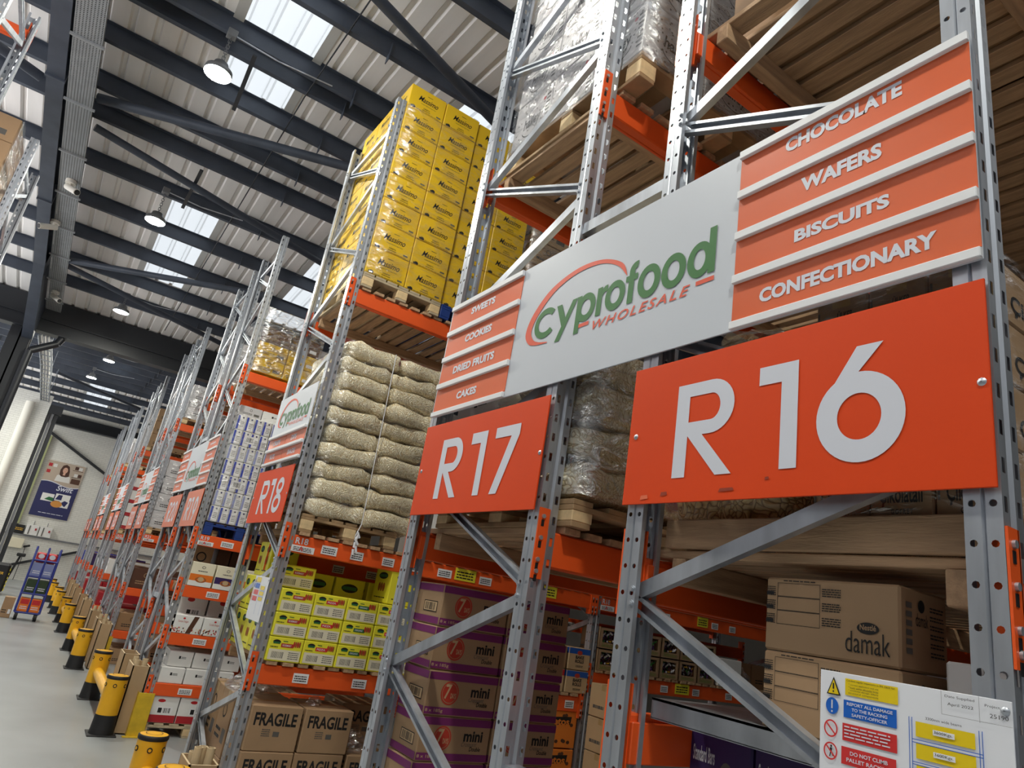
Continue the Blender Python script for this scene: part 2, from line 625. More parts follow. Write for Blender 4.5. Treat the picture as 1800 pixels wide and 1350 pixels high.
for i, y in enumerate(PUR):
    if y < 5.4:
        lab = 'dark steel roof purlin before the roof ridge, %s towards the camera' % ORD[[p for p in PUR if p < 5.4][::-1].index(y)]
    elif y < 6.5:
        lab = 'dark steel ridge purlin, the nearer of the close pair at the high lamp box'
    elif y < 7:
        lab = 'dark steel ridge purlin, the farther of the close pair at the high lamp box'
    elif y < 16.7:
        lab = 'dark steel roof purlin on the slope falling from ridge to valley, %s from ridge' % ORD[[p for p in PUR if 7 < p < 16.7].index(y)]
    elif y < 26.6:
        lab = 'dark steel roof purlin on the rising slope past the valley gutter, %s from valley' % ORD[[p for p in PUR if 16.7 < p < 26.6].index(y)]
    else:
        lab = 'dark steel roof purlin above the poster end, %s from the back ridge' % ORD[[p for p in PUR if p > 26.6].index(y)]
    purlin(y, lab)
# valley gutter beam and eaves beam
b = MB()
b.box(-8.9, 8.9, 16.35, 16.42, 5.78, 6.48, 'black_steel')
b.box(-8.9, 8.9, 16.3, 17.25, 6.02, 6.05, 'black_steel')
b.box(-8.9, 8.9, 17.18, 17.25, 6.02, 6.48, 'black_steel')
b.box(-8.9, 8.9, 16.3, 16.6, 5.76, 5.79, 'black_steel')
tag(b.build('valley_gutter'), 'black steel valley gutter beam between the two roof spans', 'gutter')
b = MB()
b.box(-8.9, 8.9, 32.85, 32.95, 6.12, 6.55, 'black_steel')
b.box(-8.9, 8.9, 32.6, 32.95, 6.09, 6.13, 'black_steel')
tag(b.build('eaves_beam'), 'black steel eaves beam along the top of the brick end wall', 'beam')
# rafters along the aisle
def rafter(x, label):
    b = MB()
    for y0, y1 in ((0.5, 6.7), (6.7, 16.4)):
        P = [(y0, hr(y0)-.22), (y1, hr(y1)-.22)]
        for dx0, dx1, dz0, dz1 in ((-.09, .09, -.32, -.30), (-.09, .09, -.02, 0), (-.006, .006, -.31, -.01)):
            v = [(x+a, y, z+c) for y, z in P for a in (dx0, dx1) for c in (dz0, dz1)]
            b.add(v, [(0, 2, 3, 1), (4, 5, 7, 6), (0, 4, 6, 2), (1, 3, 7, 5), (0, 1, 5, 4), (2, 6, 7, 3)], 'purlin')
    for y in (1.0, 3.2, 5.4, 8.0, 11.0, 13.8):               # splice and stiffener plates
        z = hr(y)-.22
        b.box(x-.10, x+.10, y-.02, y+.02, z-.34, z, 'purlin')
    # haunch towards the valley column
    b.add([(x-.085, 13.4, hr(13.4)-.54), (x+.085, 13.4, hr(13.4)-.54), (x-.1, 16.4, 5.55), (x+.1, 16.4, 5.55), (x-.1, 16.4, 6.2), (x+.1, 16.4, 6.2), (x-.1, 13.4, hr(13.4)-.3), (x+.1, 13.4, hr(13.4)-.3)],
          [(0, 2, 3, 1), (0, 6, 4, 2), (1, 3, 5, 7)], 'purlin')
    tag(b.build('roof_rafter'), label, 'rafter')
rafter(-2.83, 'dark steel rafter running along the aisle beside the perforated tray')
rafter(3.4, 'dark steel rafter high over the racks, parallel to the tray')
def brace(p, q, r, label):
    b = MB()
    b.cyl(p, q, r, 'purlin', 14)
    tag(b.build('roof_brace'), label, 'brace', None)
brace((-2.43, 8.33, 6.83), (0.9, 7.19, 6.92), .06, 'round dark roof brace rising over the yellow carton stack from the tray')
brace((-2.41, 8.95, 6.78), (1.2, 10.0, 6.69), .05, 'round dark roof brace from the tray towards the second rooflight corner')
brace((-2.48, 13.27, 6.40), (0.6, 11.8, 6.52), .055, 'round dark roof brace crossing below the second rooflight')
brace((-2.46, 13.55, 6.40), (0.7, 14.9, 6.28), .05, 'round dark roof brace passing just above the third hanging lamp')
brace((-0.6, 4.42, 6.78), (1.45, 5.2, 6.84), .055, 'round dark roof brace above the ridge, ending behind the tall grey post')
brace((-3.0, 8.3, 6.75), (-5.2, 7.2, 6.8), .06, 'round dark roof brace on the far side of the rafter by the carton')
brace((-2.5, 26.2, 6.9), (0.6, 28.6, 6.8), .05, 'round dark roof brace beside the last rooflight')
# thin wire line and hangers by the rooflights
for x0, nm in ((-0.42, 'thin black cable beside the rooflights, strung along the roof'),):
    b = MB()
    ys = [4.0, 6.7, 9, 11, 13, 15.5]
    b.tube([(x0-0.008*(y-4), y, hr(y)-.215) for y in ys], .008, 'black_steel', 6)
    tag(b.build('roof_cable'), nm, 'cable')
def hang_bar(p, q, label):
    b = MB(); b.bar(p, q, .045, .02, 'black_steel'); tag(b.build('purlin_tie'), label, 'tie bar')
hang_bar((-1.09, 6.35, 6.99), (-1.06, 7.42, 6.95), 'flat dark tie bar across the first rooflight')
hang_bar((-1.11, 8.92, 6.82), (-1.14, 10.12, 6.74), 'flat dark tie bar across the second rooflight')

# perforated tray
def tray():
    t = thing('cable_tray', 'perforated galvanised cable tray running below the roof along the aisle', 'cable tray', (-2.70, 5.5, 0))
    b = MB()
    y0, y1, wid = 0.0, 10.6, 0.27
    zf = lambda y: 7.06-0.054*(y+5.5)
    p, hole = 0.028, 0.013
    ny = int((y1-y0)/p)
    nx = 9
    xs = []
    for i in range(nx):
        c = wid*(i+.5)/nx
        xs += [c-hole/2, c+hole/2]
    xs = [0]+xs+[wid]
    for j in range(ny):
        a, c, d = y0+j*p, y0+j*p+p-hole, y0+(j+1)*p
        b.quad([(0, a, zf(a)), (0, c, zf(c)), (wid, c, zf(c)), (wid, a, zf(a))], 'tray_grey')
        for k in range(0, len(xs)-1, 2):
            b.quad([(xs[k], c, zf(c)), (xs[k], d, zf(d)), (xs[k+1], d, zf(d)), (xs[k+1], c, zf(c))], 'tray_grey')
    for x in (0, wid):
        b.add([(x, y0, zf(y0)), (x, y1, zf(y1)), (x, y1, zf(y1)+.05), (x, y0, zf(y0)+.05)], [(0, 1, 2, 3)], 'tray_grey')
    b.build('perforated_pan', t)
    b = MB()
    for k in range(5):                                    # tray cables, widened to block light so the holes look dark
        b.bar((.05+k*.045, y0, zf(y0)+.016), (.05+k*.045, y1, zf(y1)+.016), .046, .02, 'rubber')
    b.build('cables', t)
    for y in (0.4, 1.55, 2.75, 3.95, 5.15, 6.35, 7.55, 8.75, 9.95):
        b = MB()
        b.bar((-.025, y, zf(y)-.012), (wid+.03, y, zf(y)-.012), .03, .024, 'tray_grey', (0, 0, 1))
        b.build('hanger_bar', t)
    return t
tray()
b = MB()
for x in (-2.76, -2.50):
    b.tube([(x, 17.8, 6.0), (x, 22, 6.2), (x, 28.6, 6.25)], .02, 'galv_dull', 6)
    for y in (18.23, 22.13, 26.43):
        b.tube([(x, y, 6.0+.035*(y-17.8)), (x, y, hr(y)-.2)], .008, 'galv_dull', 6)
for k in range(16):
    y = 18+k*.7
    b.bar((-2.76, y, 6.03+.02*(y-18)), (-2.50, y, 6.03+.02*(y-18)), .03, .02, 'galv_dull')
for k in range(6):
    b.tube([(-2.73+k*.035, 17.8, 6.02), (-2.73+k*.035, 22, 6.22), (-2.73+k*.035, 28.6, 6.27)], .018, 'pipe_white' if k % 2 else 'strip_grey', 6)
tag(b.build('cable_ladder'), 'pale cable ladder full of cables between the valley column and the white pier', 'cable ladder')

# ------------------------------------------------------------------ end of the hall
b = MB(); b.box(-9, 9, 33.0, 33.3, 0, 7, 'brick'); struct(b.build('wall_far'))
b = MB(); b.box(-9, 9, 32.85, 33.0, 0, 1.62, 'brick'); b.box(-9, 9, 32.8, 33.0, 1.62, 1.68, 'strip_grey'); struct(b.build('baseboard_far'))
b = MB(); b.box(-4.4, -2.42, 28.7, 29.0, 0, 6.5, 'brick'); struct(b.build('wall_pier'))
b = MB()
b.tube([(-3.0, 28.55, 6.1), (-3.0, 28.55, 0.1)], .14, 'pipe_white', 16)
tag(b.build('drain_pipe'), 'fat white drain pipe running down the white brick pier', 'pipe')
b = MB()
b.box(-2.41, -2.32, 28.75, 28.95, 0, 6.2, 'black_steel')
b.box(-2.30, -2.22, 28.8, 28.9, 0, 6.0, 'strip_grey')
b.box(-2.21, -2.08, 28.85, 28.95, 0, 5.95, 'black_steel')
b.box(-2.41, -2.0, 28.7, 29.0, 5.9, 6.2, 'black_steel')
tag(b.build('shutter_guide'), 'black steel shutter guide rails at the edge of the white pier', 'shutter rail')
b = MB(); b.box(-2.28, -2.10, 32.82, 32.99, 2.05, 5.6, 'frame_green'); tag(b.build('door_post'), 'faded green upright post against the end wall beside the poster', 'post')
b = MB(); b.box(9.0, 9.2, -8, 33.3, 0, 7.2, 'stock_dark'); struct(b.build('wall_right'))
b = MB(); b.box(0.4, 9.0, -2.5, -2.3, 0, 5.2, 'stock_dark'); struct(b.build('light_block_back'))  # unseen partition added to keep light out of R16 and R17
b = MB(); b.box(-6.7, -6.5, -8, 16, 0, 3.0, 'stock_dark'); struct(b.build('light_block_left'))  # low unseen screen added against side light, in place of stocked racks
b = MB(); b.box(-9, 9, -8.2, -8, 0, 3.0, 'stock_dark'); struct(b.build('light_block_near'))  # low unseen screen added behind the camera to cut outside light
# valley column
b = MB()
b.box(-3.15, -2.76, 16.40, 16.43, 0, 5.75, 'black_steel'); b.box(-3.15, -2.76, 16.72, 16.75, 0, 5.75, 'black_steel'); b.box(-2.97, -2.94, 16.4, 16.75, 0, 5.75, 'black_steel')
tag(b.build('steel_column'), 'black steel column under the roof valley behind the racks', 'column')
b = MB(); b.tube([(-2.25, 16.45, 5.76), (-2.3, 16.45, 5.62), (-2.70, 16.33, 5.30), (-2.72, 16.33, 0.1)], .075, 'black_steel', 14)
tag(b.build('downpipe'), 'black rainwater downpipe bending round to the steel column', 'pipe')
b = MB(); b.bar((-2.25, 32.9, 5.76), (0.3, 32.9, 4.50), .1, .1, 'black_steel')
tag(b.build('wall_brace'), 'black diagonal steel brace across the end wall above the poster', 'brace')
b = MB(); b.bar((-1.95, 32.74, 0.48), (0.3, 32.74, 1.42), .09, .09, 'black_steel')
tag(b.build('wall_brace'), 'black diagonal steel brace low on the end wall behind the trolley', 'brace')

# poster
def poster():
    t = thing('wall_poster', 'tall advertising poster with woman above navy panel on the end wall', 'poster', (-1.92, 32.975, 2.46))
    w, h = 1.34, 2.22
    b = MB(); b.box(0, w, -.02, .02, 0, h, 'poster_bg'); b.build('poster_board', t)
    fr = frY(0, -.021, 0)
    b = MB()
    A = [(i*w/12, 0) for i in range(13)]
    B = [(i*w/12, 1.32+.07*math.sin(i/12*5.5+.6)) for i in range(13)]
    b.strip(fr, A, B, 'navy')
    fr2 = frY(0, -.022, 0)
    C = [(x, y+.03) for x, y in B]
    b.strip(fr2, B, C, 'print_white')
    b.text(fr2, 'Swift', .60, 1.08, .58, .22, 'print_white', .02, .2)
    b.rect(fr2, .2, .62, .62, .92, 'carton_white'); b.rect(fr2, .66, .70, 1.18, .98, 'carton_white'); b.rect(fr2, .86, .46, 1.2, .74, 'carton_white')
    fr3 = frY(0, -.023, 0)
    b.flat(fr3, [(.32, .68), (.45, .80), (.62, .78), (.62, .64)], 'badge_green')
    b.flat(fr3, [(.68, .74), (.76, .94), (.9, .94), (.9, .74)], 'navy')
    b.flat(fr3, [(.9, .62), (1.02, .74), (1.16, .70), (1.08, .5)], 'navy')
    b.disc(fr3, .78, .56, .2, .13, 'soup'); 
    b.lines(fr2, .28, .13, .85, .05, 1, 'print_white')
    b.build('printed_panel', t)
    b = MB()
    b.flat(fr, [(.42, 1.45), (.95, 1.45), (.92, 1.68), (.78, 1.76), (.58, 1.76), (.45, 1.68)], 'shirt')
    b.flat(fr2, [(.52, 1.72), (.50, 1.92), (.55, 2.1), (.66, 2.16), (.78, 2.1), (.84, 1.9), (.86, 1.7), (.76, 1.66), (.6, 1.66)], 'hair')
    b.disc(fr3, .675, 1.92, .085, .12, 'skin'); b.rect(fr3, .635, 1.72, .715, 1.84, 'skin')
    f4 = frY(0, -.024, 0)
    for x in (.645, .705):
        b.disc(f4, x, 1.945, .012, .008, 'ink', 8)
    b.disc(f4, .675, 1.865, .025, .008, 'badge_red', 8)
    b.rect(fr2, .95, 1.7, 1.3, 1.72, 'ink'); b.rect(fr2, .98, 1.45, 1.3, 1.66, 'carton_brown')
    b.rect(fr2, .92, 1.98, 1.3, 2.0, 'carton_brown')
    for x, y, c in ((.05, 1.98, 'carton_red'), (.05, 1.72, 'carton_red'), (.22, 1.98, 'shirt'), (.98, 2.03, 'hair'), (1.12, 2.02, 'shirt'), (1.02, 1.74, 'shirt'), (1.16, 1.74, 'hair')):
        b.rect(fr3, x, y, x+.13, y+.13, c)
    b.build('printed_photo', t)
poster()
def wallbox(x, label):
    t = thing('switch_box', label, 'electrical box', (x, 32.89, 1.69), 'grey switch boxes under the poster')
    b = MB(); b.rbox(0, .42, -.12, .1, 0, .40, 'carton_white', .01); b.build('case', t)
    b = MB(); b.box(.10, .14, -.13, -.115, .03, .36, 'ink_grey'); b.build('cover_slot', t)
    b = MB(); b.box(.3, .36, -.15, -.12, .2, .28, 'carton_red'); b.build('switch_handle', t)
    b = MB(); b.tube([(.21, .08, .40), (.21, .08, .55)], .012, 'strip_grey', 6); b.build('conduit', t)
wallbox(-1.82, 'grey electrical switch box on the end wall ledge, nearer the green post')
wallbox(-1.36, 'grey electrical switch box on the end wall ledge, nearer the racks')
b = MB(); b.box(-2.36, -1.86, 32.82, 32.97, 1.685, 2.02, 'ink')
b.lines(frY(-2.3, 32.82, 1.8), 0, 0, .4, .12, 2, 'sweet_gold'); tag(b.build('wall_plaque'), 'black plaque with gold print on the end wall ledge', 'sign')
b = MB(); b.rbox(-2.33, -1.72, 32.66, 32.795, 1.15, 1.52, 'cream', .01); tag(b.build('junction_box'), 'cream junction box on the lower end wall below the plaque', 'electrical box')
b = MB(); b.tube([(-1.62, 32.6, 1.25), (-1.6, 32.55, .8), (-1.62, 32.6, .0)], .012, 'ink', 6); b.cyl((-1.66, 32.76, 1.24), (-1.5, 32.6, 1.3), .04, 'ink')
tag(b.build('charger_lead'), 'black charger lead hanging down the end wall', 'cable')

# ------------------------------------------------------------------ lamps and cameras
def lamp(x, y, z, label):
    t = thing('high_bay_lamp', label, 'lamp', (x, y, z), 'round high bay lamps over the aisle')
    b = MB()
    b.lathe((0, 0, 0), [(.135, -.02), (.14, .0), (.135, .035), (.085, .06), (.07, .12), (.03, .135), (0.001, .137)], 'lamp_body', 24)
    b.build('housing', t)
    b = MB()
    b.lathe((0, 0, 0), [(.001, -.024), (.09, -.024), (.133, -.018)], 'lamp_glow', 24)
    b.build('diffuser', t)
    b = MB()
    zt = hr(y)-.2-z
    k = 0
    zz = .13
    while zz < zt-.09:
        a = .012 if k % 2 else 0
        c = .012-a
        b.tube([(-a-.002, -c, zz), (a+.002, c, zz), (a+.002, c, zz+.045), (-a-.002, -c, zz+.045), (-a-.002, -c, zz)], .004, 'lamp_body', 5)
        zz += .038; k += 1
    b.build('chain', t)
    b = MB(); b.rbox(-.05, .05, -.06, .03, zt-.09, zt-.005, 'lamp_body', .006)
    b.tube([(.05, -.02, zt-.05), (.5, -.02, zt-.07), (1.1, -.02, zt-.01)], .008, 'galv', 6)
    b.build('junction_box', t)
lamp(-1.36, 6.27, 6.52, 'lit round high bay lamp hanging before the first rooflight')
lamp(-1.417, 9.92, 6.30, 'lit round high bay lamp hanging beside the second rooflight')
lamp(-1.41, 14.23, 6.10, 'lit round high bay lamp hanging just before the valley gutter')
lamp(-1.27, 19.6, 6.30, 'lit round high bay lamp hanging first past the valley gutter')
lamp(-1.52, 23.4, 6.50, 'small distant lit high bay lamp, farthest along the aisle')
lamp(-5.2, 20.0, 6.3, 'added unseen high bay lamp over the side bay beyond the racks across the aisle')  # out-of-view lamp added to brighten the dim far end
lamp(-5.0, 26.0, 6.3, 'added unseen high bay lamp over the side bay before the white pier')  # out-of-view lamp added for more light on the end wall
lamp(4.5, 31.02, 6.2, 'added unseen high bay lamp over the last cross aisle at the end wall')  # hidden behind the racks, added to lift the end wall
lamp(-4.6, 31.02, 6.2, 'added unseen high bay lamp behind the white pier by the end wall')  # hidden by the pier, added to light the end wall
lamp(-1.40, 2.9, 6.55, 'lit high bay lamp above the header sign, over the camera aisle')
lamp(-1.40, -1.4, 6.35, 'lit high bay lamp overhead behind the viewpoint')

def cctv(x, y, z, dx, dy, label):
    t = thing('cctv_camera', label, 'security camera', (x, y, z), 'bullet cameras under the cable tray')
    b = MB(); b.cyl((0, 0, 0), (0, 0, -.05), .07, 'cctv_white', 20); b.build('mount', t)
    b = MB(); b.cyl((0, 0, -.04), (0.02*dx, 0.02*dy, -.11), .022, 'cctv_white', 12); b.build('swivel', t)
    d = Vector((dx, dy, -.45)).normalized()
    p = Vector((0, 0, -.11))
    b = MB(); b.cyl(p-d*.05, p+d*.22, .045, 'cctv_white', 18); b.build('housing', t)
    b = MB(); b.cyl(p+d*.2, p+d*.226, .038, 'ink', 18); b.build('lens', t)
cctv(-2.54, 10.2, 6.51, .6, -.75, 'white bullet camera under the tray, nearest of three')
cctv(-2.68, 11.71, 6.43, -.75, -.5, 'white bullet camera under the tray pointing away from the racks')
cctv(-2.56, 14.87, 6.255, .6, -.75, 'white bullet camera at the far end of the perforated tray')

# ------------------------------------------------------------------ pallet racking
TOPZ = 5.95
PW, PD, PITCH = 0.085, 0.066, 0.075
def holed_strip(b, P, s_edges, cols, z0, z1, mt, r=0.009, oct_=False, hh=0.018):
    """sheet between s_edges, holes centred on cols, repeated every PITCH; P(s, z) gives the point"""
    n = int((z1-z0)/PITCH)
    for c in cols:
        s0, s1 = s_edges[cols.index(c)]
        for k in range(n):
            a, d = z0+k*PITCH, z0+(k+1)*PITCH
            zc = (a+d)/2
            if oct_:
                inner = [(c+r*math.cos(t*PI/4), zc+r*math.sin(t*PI/4)) for t in range(8)]
            else:
                inner = [(c+r, zc), (c+r, zc+hh), (c, zc+hh), (c-r, zc+hh), (c-r, zc), (c-r, zc-hh), (c, zc-hh), (c+r, zc-hh)]
            outer = [(s1, zc), (s1, d), (c, d), (s0, d), (s0, zc), (s0, a), (c, a), (s1, a)]
            v = [P(*q) for q in inner+outer]
            b.add(v, [(i, (i+1) % 8, 8+(i+1) % 8, 8+i) for i in range(8)], mt)
        zt = z0+n*PITCH
        b.add([P(s0, zt), P(s1, zt), P(s1, z1), P(s0, z1)], [(0, 1, 2, 3)], mt)
def make_upright():
    b = MB()
    # web on the aisle side, pressed in along its middle
    prof = [(0, 0), (.030, 0), (.038, .009), (.047, .009), (.055, 0), (PW, 0)]
    holed_strip(b, lambda s, z: (s, 0, z), [(0, .030), (.055, PW)], [.015, .070], 0, TOPZ, 'galv', .0065, False, .015)
    for (x0, y0), (x1, y1) in zip(prof[1:4], prof[2:5]):
        b.quad([(x0, y0, 0), (x1, y1, 0), (x1, y1, TOPZ), (x0, y0, TOPZ)], 'galv')
    for x, sg in ((0, 1), (PW, -1)):
        holed_strip(b, lambda s, z: (x, s, z), [(0, .028), (.036, PD)], [.015, .051], 0, TOPZ, 'galv', .007, True)
        b.quad([(x, .028, 0), (x+sg*.006, .032, 0), (x+sg*.006, .032, TOPZ), (x, .028, TOPZ)], 'galv')
        b.quad([(x+sg*.006, .032, 0), (x, .036, 0), (x, .036, TOPZ), (x+sg*.006, .032, TOPZ)], 'galv')
        b.quad([(x, PD, 0), (x+sg*.016, PD, 0), (x+sg*.016, PD, TOPZ), (x, PD, TOPZ)], 'galv')
        b.quad([(x+sg*.016, PD, 0), (x+sg*.016, PD-.01, 0), (x+sg*.016, PD-.01, TOPZ), (x+sg*.016, PD, TOPZ)], 'galv')
    return b.mesh('upright')
UPM = make_upright()
b = MB(); b.box(-.02, PW+.02, -.03, PD+.03, 0, .006, 'galv_dull')
for dx, dy in ((-.01, -.02), (PW+.01, PD+.02)):
    b.cyl((dx, dy, 0), (dx, dy, .03), .008, 'galv_dull', 6)
FOOTM = b.mesh('base_plate')
BRM = {}
def channel_bar(p, q, flip=False):
    """bracing strut: an open C section"""
    b = MB()
    p, q = Vector(p), Vector(q)
    d = (q-p).normalized()
    n = d.cross(Vector((1, 0, 0))).normalized()
    x = Vector((1, 0, 0))
    prof = [(.028, -.010), (.028, -.021), (0, -.021), (0, .021), (.028, .021), (.028, .010)]
    if flip:                       # open side towards the aisle
        prof = [(.028-a, c) for a, c in prof]
    v = [e+x*a+n*c for e in (p, q) for a, c in prof]
    b.add(v, [(i, i+1, 7+i, 6+i) for i in range(5)], 'galv')
    for e in (p+d*.012, q-d*.012):          # bolt heads showing on the post flange
        b.cyl((-.005, e.y, e.z), (.0, e.y, e.z), .0085, 'galv', 8)
        b.cyl((-.008, e.y, e.z), (-.005, e.y, e.z), .005, 'galv', 8)
    return b
def frame(y0, y1, label, x=0.0, off=0.0, top=TOPZ):
    t = thing('upright_frame', label, 'rack frame', (x, y0, 0))
    D = y1-y0
    link('upright', UPM, t)
    link('upright', UPM, t, (PW, D, 0), (0, 0, PI))
    link('base_plate', FOOTM, t)
    link('base_plate', FOOTM, t, (PW, D, 0), (0, 0, PI))
    key = (round(D, 3), off)
    if key not in BRM:
        L = []
        a, c = .045, D-.045
        z = 0.24+off
        up = True                                 # from the near post up to the far post and back
        zs = []
        k = 0
        zn = 1.07+off-.83
        while zn < 5.6:
            zl = zn+.42
            L.append(channel_bar((.028, a, zn), (.028, c, zl), True).mesh('brace'))
            if zl+.41 < 5.8:
                L.append(channel_bar((.028, c, zl+.03), (.028, a, zl+.41-.03)).mesh('brace'))
            zn += .83
        L.append(channel_bar((.028, a, 5.66), (.028, c, 5.66)).mesh('brace'))
        L.append(channel_bar((.028, a, .14), (.028, c, .14)).mesh('brace'))
        BRM[key] = L
    for me in BRM[key]:
        link('brace', me, t)
    return t
def make_connector(side):
    """L plate hooked on the web of the upright; side +1: the beam leaves to +x"""
    b = MB()
    b.box(.0, .044, -.006, -.001, -.17, .075, 'orange_steel')
    b.box(.040, .046, -.006, .05, -.17, .075, 'orange_steel')
    for z in (.045, -.03, -.105, -.145):
        b.cyl((.018, -.006, z), (.018, -.012, z), .008, 'galv', 8)
        b.box(.012, .024, -.0075, -.006, z-.035, z-.012, 'ink')
    return b.mesh('connector')
CONM = make_connector(1)
CONMB = None
LEVBEAM = {}
def price_label(parent, x, z, w=.11, hgt=.06, col='paper'):
    b = MB()
    b.box(0, w, -.0022, -.0004, 0, hgt, col)
    f = frY(0, -.0022, 0)
    b.lines(f, w*.08, hgt*.12, w*.8, hgt*.7, 3, 'ink', random.Random(int(x*100)))
    b.build('price_label', parent, (x, 0, z))
def beam(x0, x1, y, ztop, label, front=True, h=.125, labels=(), text=None):
    """pallet beam between two uprights; front: outer face towards -Y at y, else towards +Y at y"""
    t = thing('pallet_beam', label, 'rack beam', (x0, y, ztop), None, 0 if front else PI)
    L = x1-x0
    if not front:
        t.location = (x1, y, ztop)
    k = (round(L, 3), h)
    if k not in LEVBEAM:
        b = MB()
        b.rbox(.044, L-.044, 0.002, .048, -h, 0, 'orange_steel', .006)
        b.rbox(.044, L-.044, .046, .062, -h, -.02, 'orange_steel', .003)
        LEVBEAM[k] = b.mesh('beam_tube')
    link('beam_tube', LEVBEAM[k], t, (0, 0, 0))
    link('end_connector', CONM, t, (0, 0, 0))
    o = link('end_connector', CONM, t, (L, 0, 0)); o.scale = (-1, 1, 1)
    for lx, lw, col in labels:
        price_label(t, lx, -h*.78, lw, h*.5 if col == 'paper' else h*.75, col)
    if text:
        b = MB()
        f = frY(0, 0.002, 0)
        b.text(f, text, .10, -h*.48, None, h*.36, 'print_white', .02)
        b.build('level_number', t)
        price_label(t, .08, -h*.92, .17, h*.36)
        b = MB()
        b.text(frY(0, -.0024, 0), 'A', .135, -h*.86, None, h*.26, 'notice_red', .02)
        b.build('level_letter', t)
    return t
def deck(x0, x1, y0, y1, z, label, rows='y'):
    """slatted timber shelf: boards laid front to back across the beams"""
    t = thing('timber_deck', label, 'shelf deck', (x0, y0, z))
    W, D = x1-x0, y1-y0
    b = MB()
    n = int(W/.108)
    rng = random.Random(int(z*100+y0*10+x0))
    for i in range(n):
        xa = i*W/n+.01
        b.rbox(xa, xa+.078+rng.uniform(-.005, .005), -.015+rng.uniform(-.01, .01), D+.015, 0, .024, 'wood', .002)
    b.build('deck_boards', t)
    for yy in (.10, D-.15):
        b = MB(); b.rbox(0.0, W, yy, yy+.05, -.075, -.001, 'wood_x', .003); b.build('bearer', t)
    return t
PALM = {}
def pallet(x, y, z, w, d, label, m='wood_old', name='wooden_pallet', h=.13):
    """pallet with its openings on the -Y side"""
    t = thing(name, label, 'pallet', (x, y, z))
    key = (w, d, m, h)
    if key not in PALM:
        e = 'wood_end' if m.startswith('wood') else m
        a = MB()
        for i in range(7):
            ww = .092
            xx = i*(w-ww)/6
            a.rbox(xx, xx+ww, 0, d, h-.02, h, m, .002)
        for yy in (0, d/2-.045, d-.09):
            a.rbox(0, w, yy, yy+.09, h-.04, h-.0205, m, .002)
        c = MB()
        for xx in (0, w/2-.045, w-.09):
            c.rbox(xx, xx+.09, 0, d, 0, .02, m, .002)
        k = MB()
        k.rbox(0, .095, 0, .095, .0205, h-.0405, e if m != 'blue_plastic' else m, .003)
        PALM[key] = (a.mesh('deck'), c.mesh('skids'), k.mesh('block'))
    a, c, k = PALM[key]
    link('deck', a, t); link('skids', c, t)
    for xx in (0, w/2-.0475, w-.095):
        for yy in (0, d/2-.0475, d-.095):
            link('block', k, t, (xx, yy, 0))
    return t

def tag_beam(x0, x1, y0, y1, z, row, lvl, labels=(), text=None, back=True):
    beam(x0, x1, y0, z, 'orange pallet beam, camera face of %s, %s' % (row, lvl), True, labels=labels, text=text)
    if back:
        beam(x0, x1, y1, z, 'orange pallet beam, back face of %s, %s' % (row, lvl), False)

BX = 2.95
# the frames standing at the aisle end
frame(0.0, 0.99, 'galvanised upright frame of row R16 behind the largest number board', off=.40)
frame(1.443, 2.475, 'galvanised upright frame of row R17 behind its number board')
frame(4.49, 5.59, 'galvanised upright frame of row R18 beside the pasta pallet')
ROWS = [('R19', 8.0), ('R20', 9.46), ('R21', 12.9), ('R22', 14.36), ('R23', 17.85), ('R24', 19.31), ('R25', 22.8), ('R26', 24.26), ('R27', 27.7), ('R28', 29.15)]
for r, y in ROWS:
    frame(y, y+1.03, 'galvanised upright frame at the aisle end of row %s, tall and perforated' % r)
frame(1.443, 2.475, 'galvanised upright frame deep inside row R17, one bay from the aisle', x=BX)
frame(0.0, 0.99, 'galvanised upright frame deep inside row R16, one bay from the aisle', x=BX, off=.40)
frame(4.49, 5.59, 'galvanised upright frame deep inside row R18, one bay from the aisle', x=BX)
frame(4.49, 5.59, 'galvanised upright frame two bays deep in row R18', x=2*BX)
# racks across the aisle
for y0, y1, lab in ((4.95, 5.99, 'galvanised frame across the aisle, nearer the camera, cut by the picture edge'), (8.2, 9.2, 'galvanised frame across the aisle beside the wrapped brown load')):
    t = frame(y0, y1, lab, x=-2.75-PW)
for y, z, lab in ((5.99, 5.80, 'orange pallet beam high across the aisle behind the nearer frame'),):
    beam(-5.6, -2.75, y, z, lab, False)
# row spacers
for i, (y0, y1, r) in enumerate(((0.99, 1.443, 'R16 and R17'), (9.03, 9.46, 'R19 and R20'), (13.93, 14.36, 'R21 and R22'))):
    for z, w in ((3.3, 'upper'), (1.3, 'lower')):
        b = MB(); b.box(.01, .07, y0, y1, z, z+.05, 'galv')
        tag(b.build('row_spacer'), '%s galvanised spacer tying the frames of %s' % (w, r), 'row spacer')

A, B_ = 2.09, 4.07
L4 = [(.55, .10, 'paper'), (1.05, .10, 'paper'), (1.5, .10, 'paper'), (2.1, .10, 'paper')]
tag_beam(0, BX, 4.49, 5.59, 4.07, 'R18', 'under the yellow carton stack')
tag_beam(0, BX, 4.49, 5.59, 2.09, 'R18', 'level A under the pasta pallet', [(.30, .12, 'paper'), (.53, .1, 'paper'), (.79, .1, 'paper'), (1.03, .1, 'paper'), (1.28, .13, 'paper'), (1.44, .2, 'note_yellow'), (1.68, .12, 'paper'), (2.06, .13, 'paper'), (2.3, .2, 'note_yellow')], 'R18', back=False)
beam(0, BX, 5.59, 2.0, 'orange pallet beam on the back face of R18 with small white tags', False)
beam(.09, BX-.1, 5.1, 1.985, 'orange inner beam of row R18 seen under the level A beam', True, labels=[(.55, .1, 'paper'), (.85, .1, 'paper'), (1.4, .1, 'paper')])
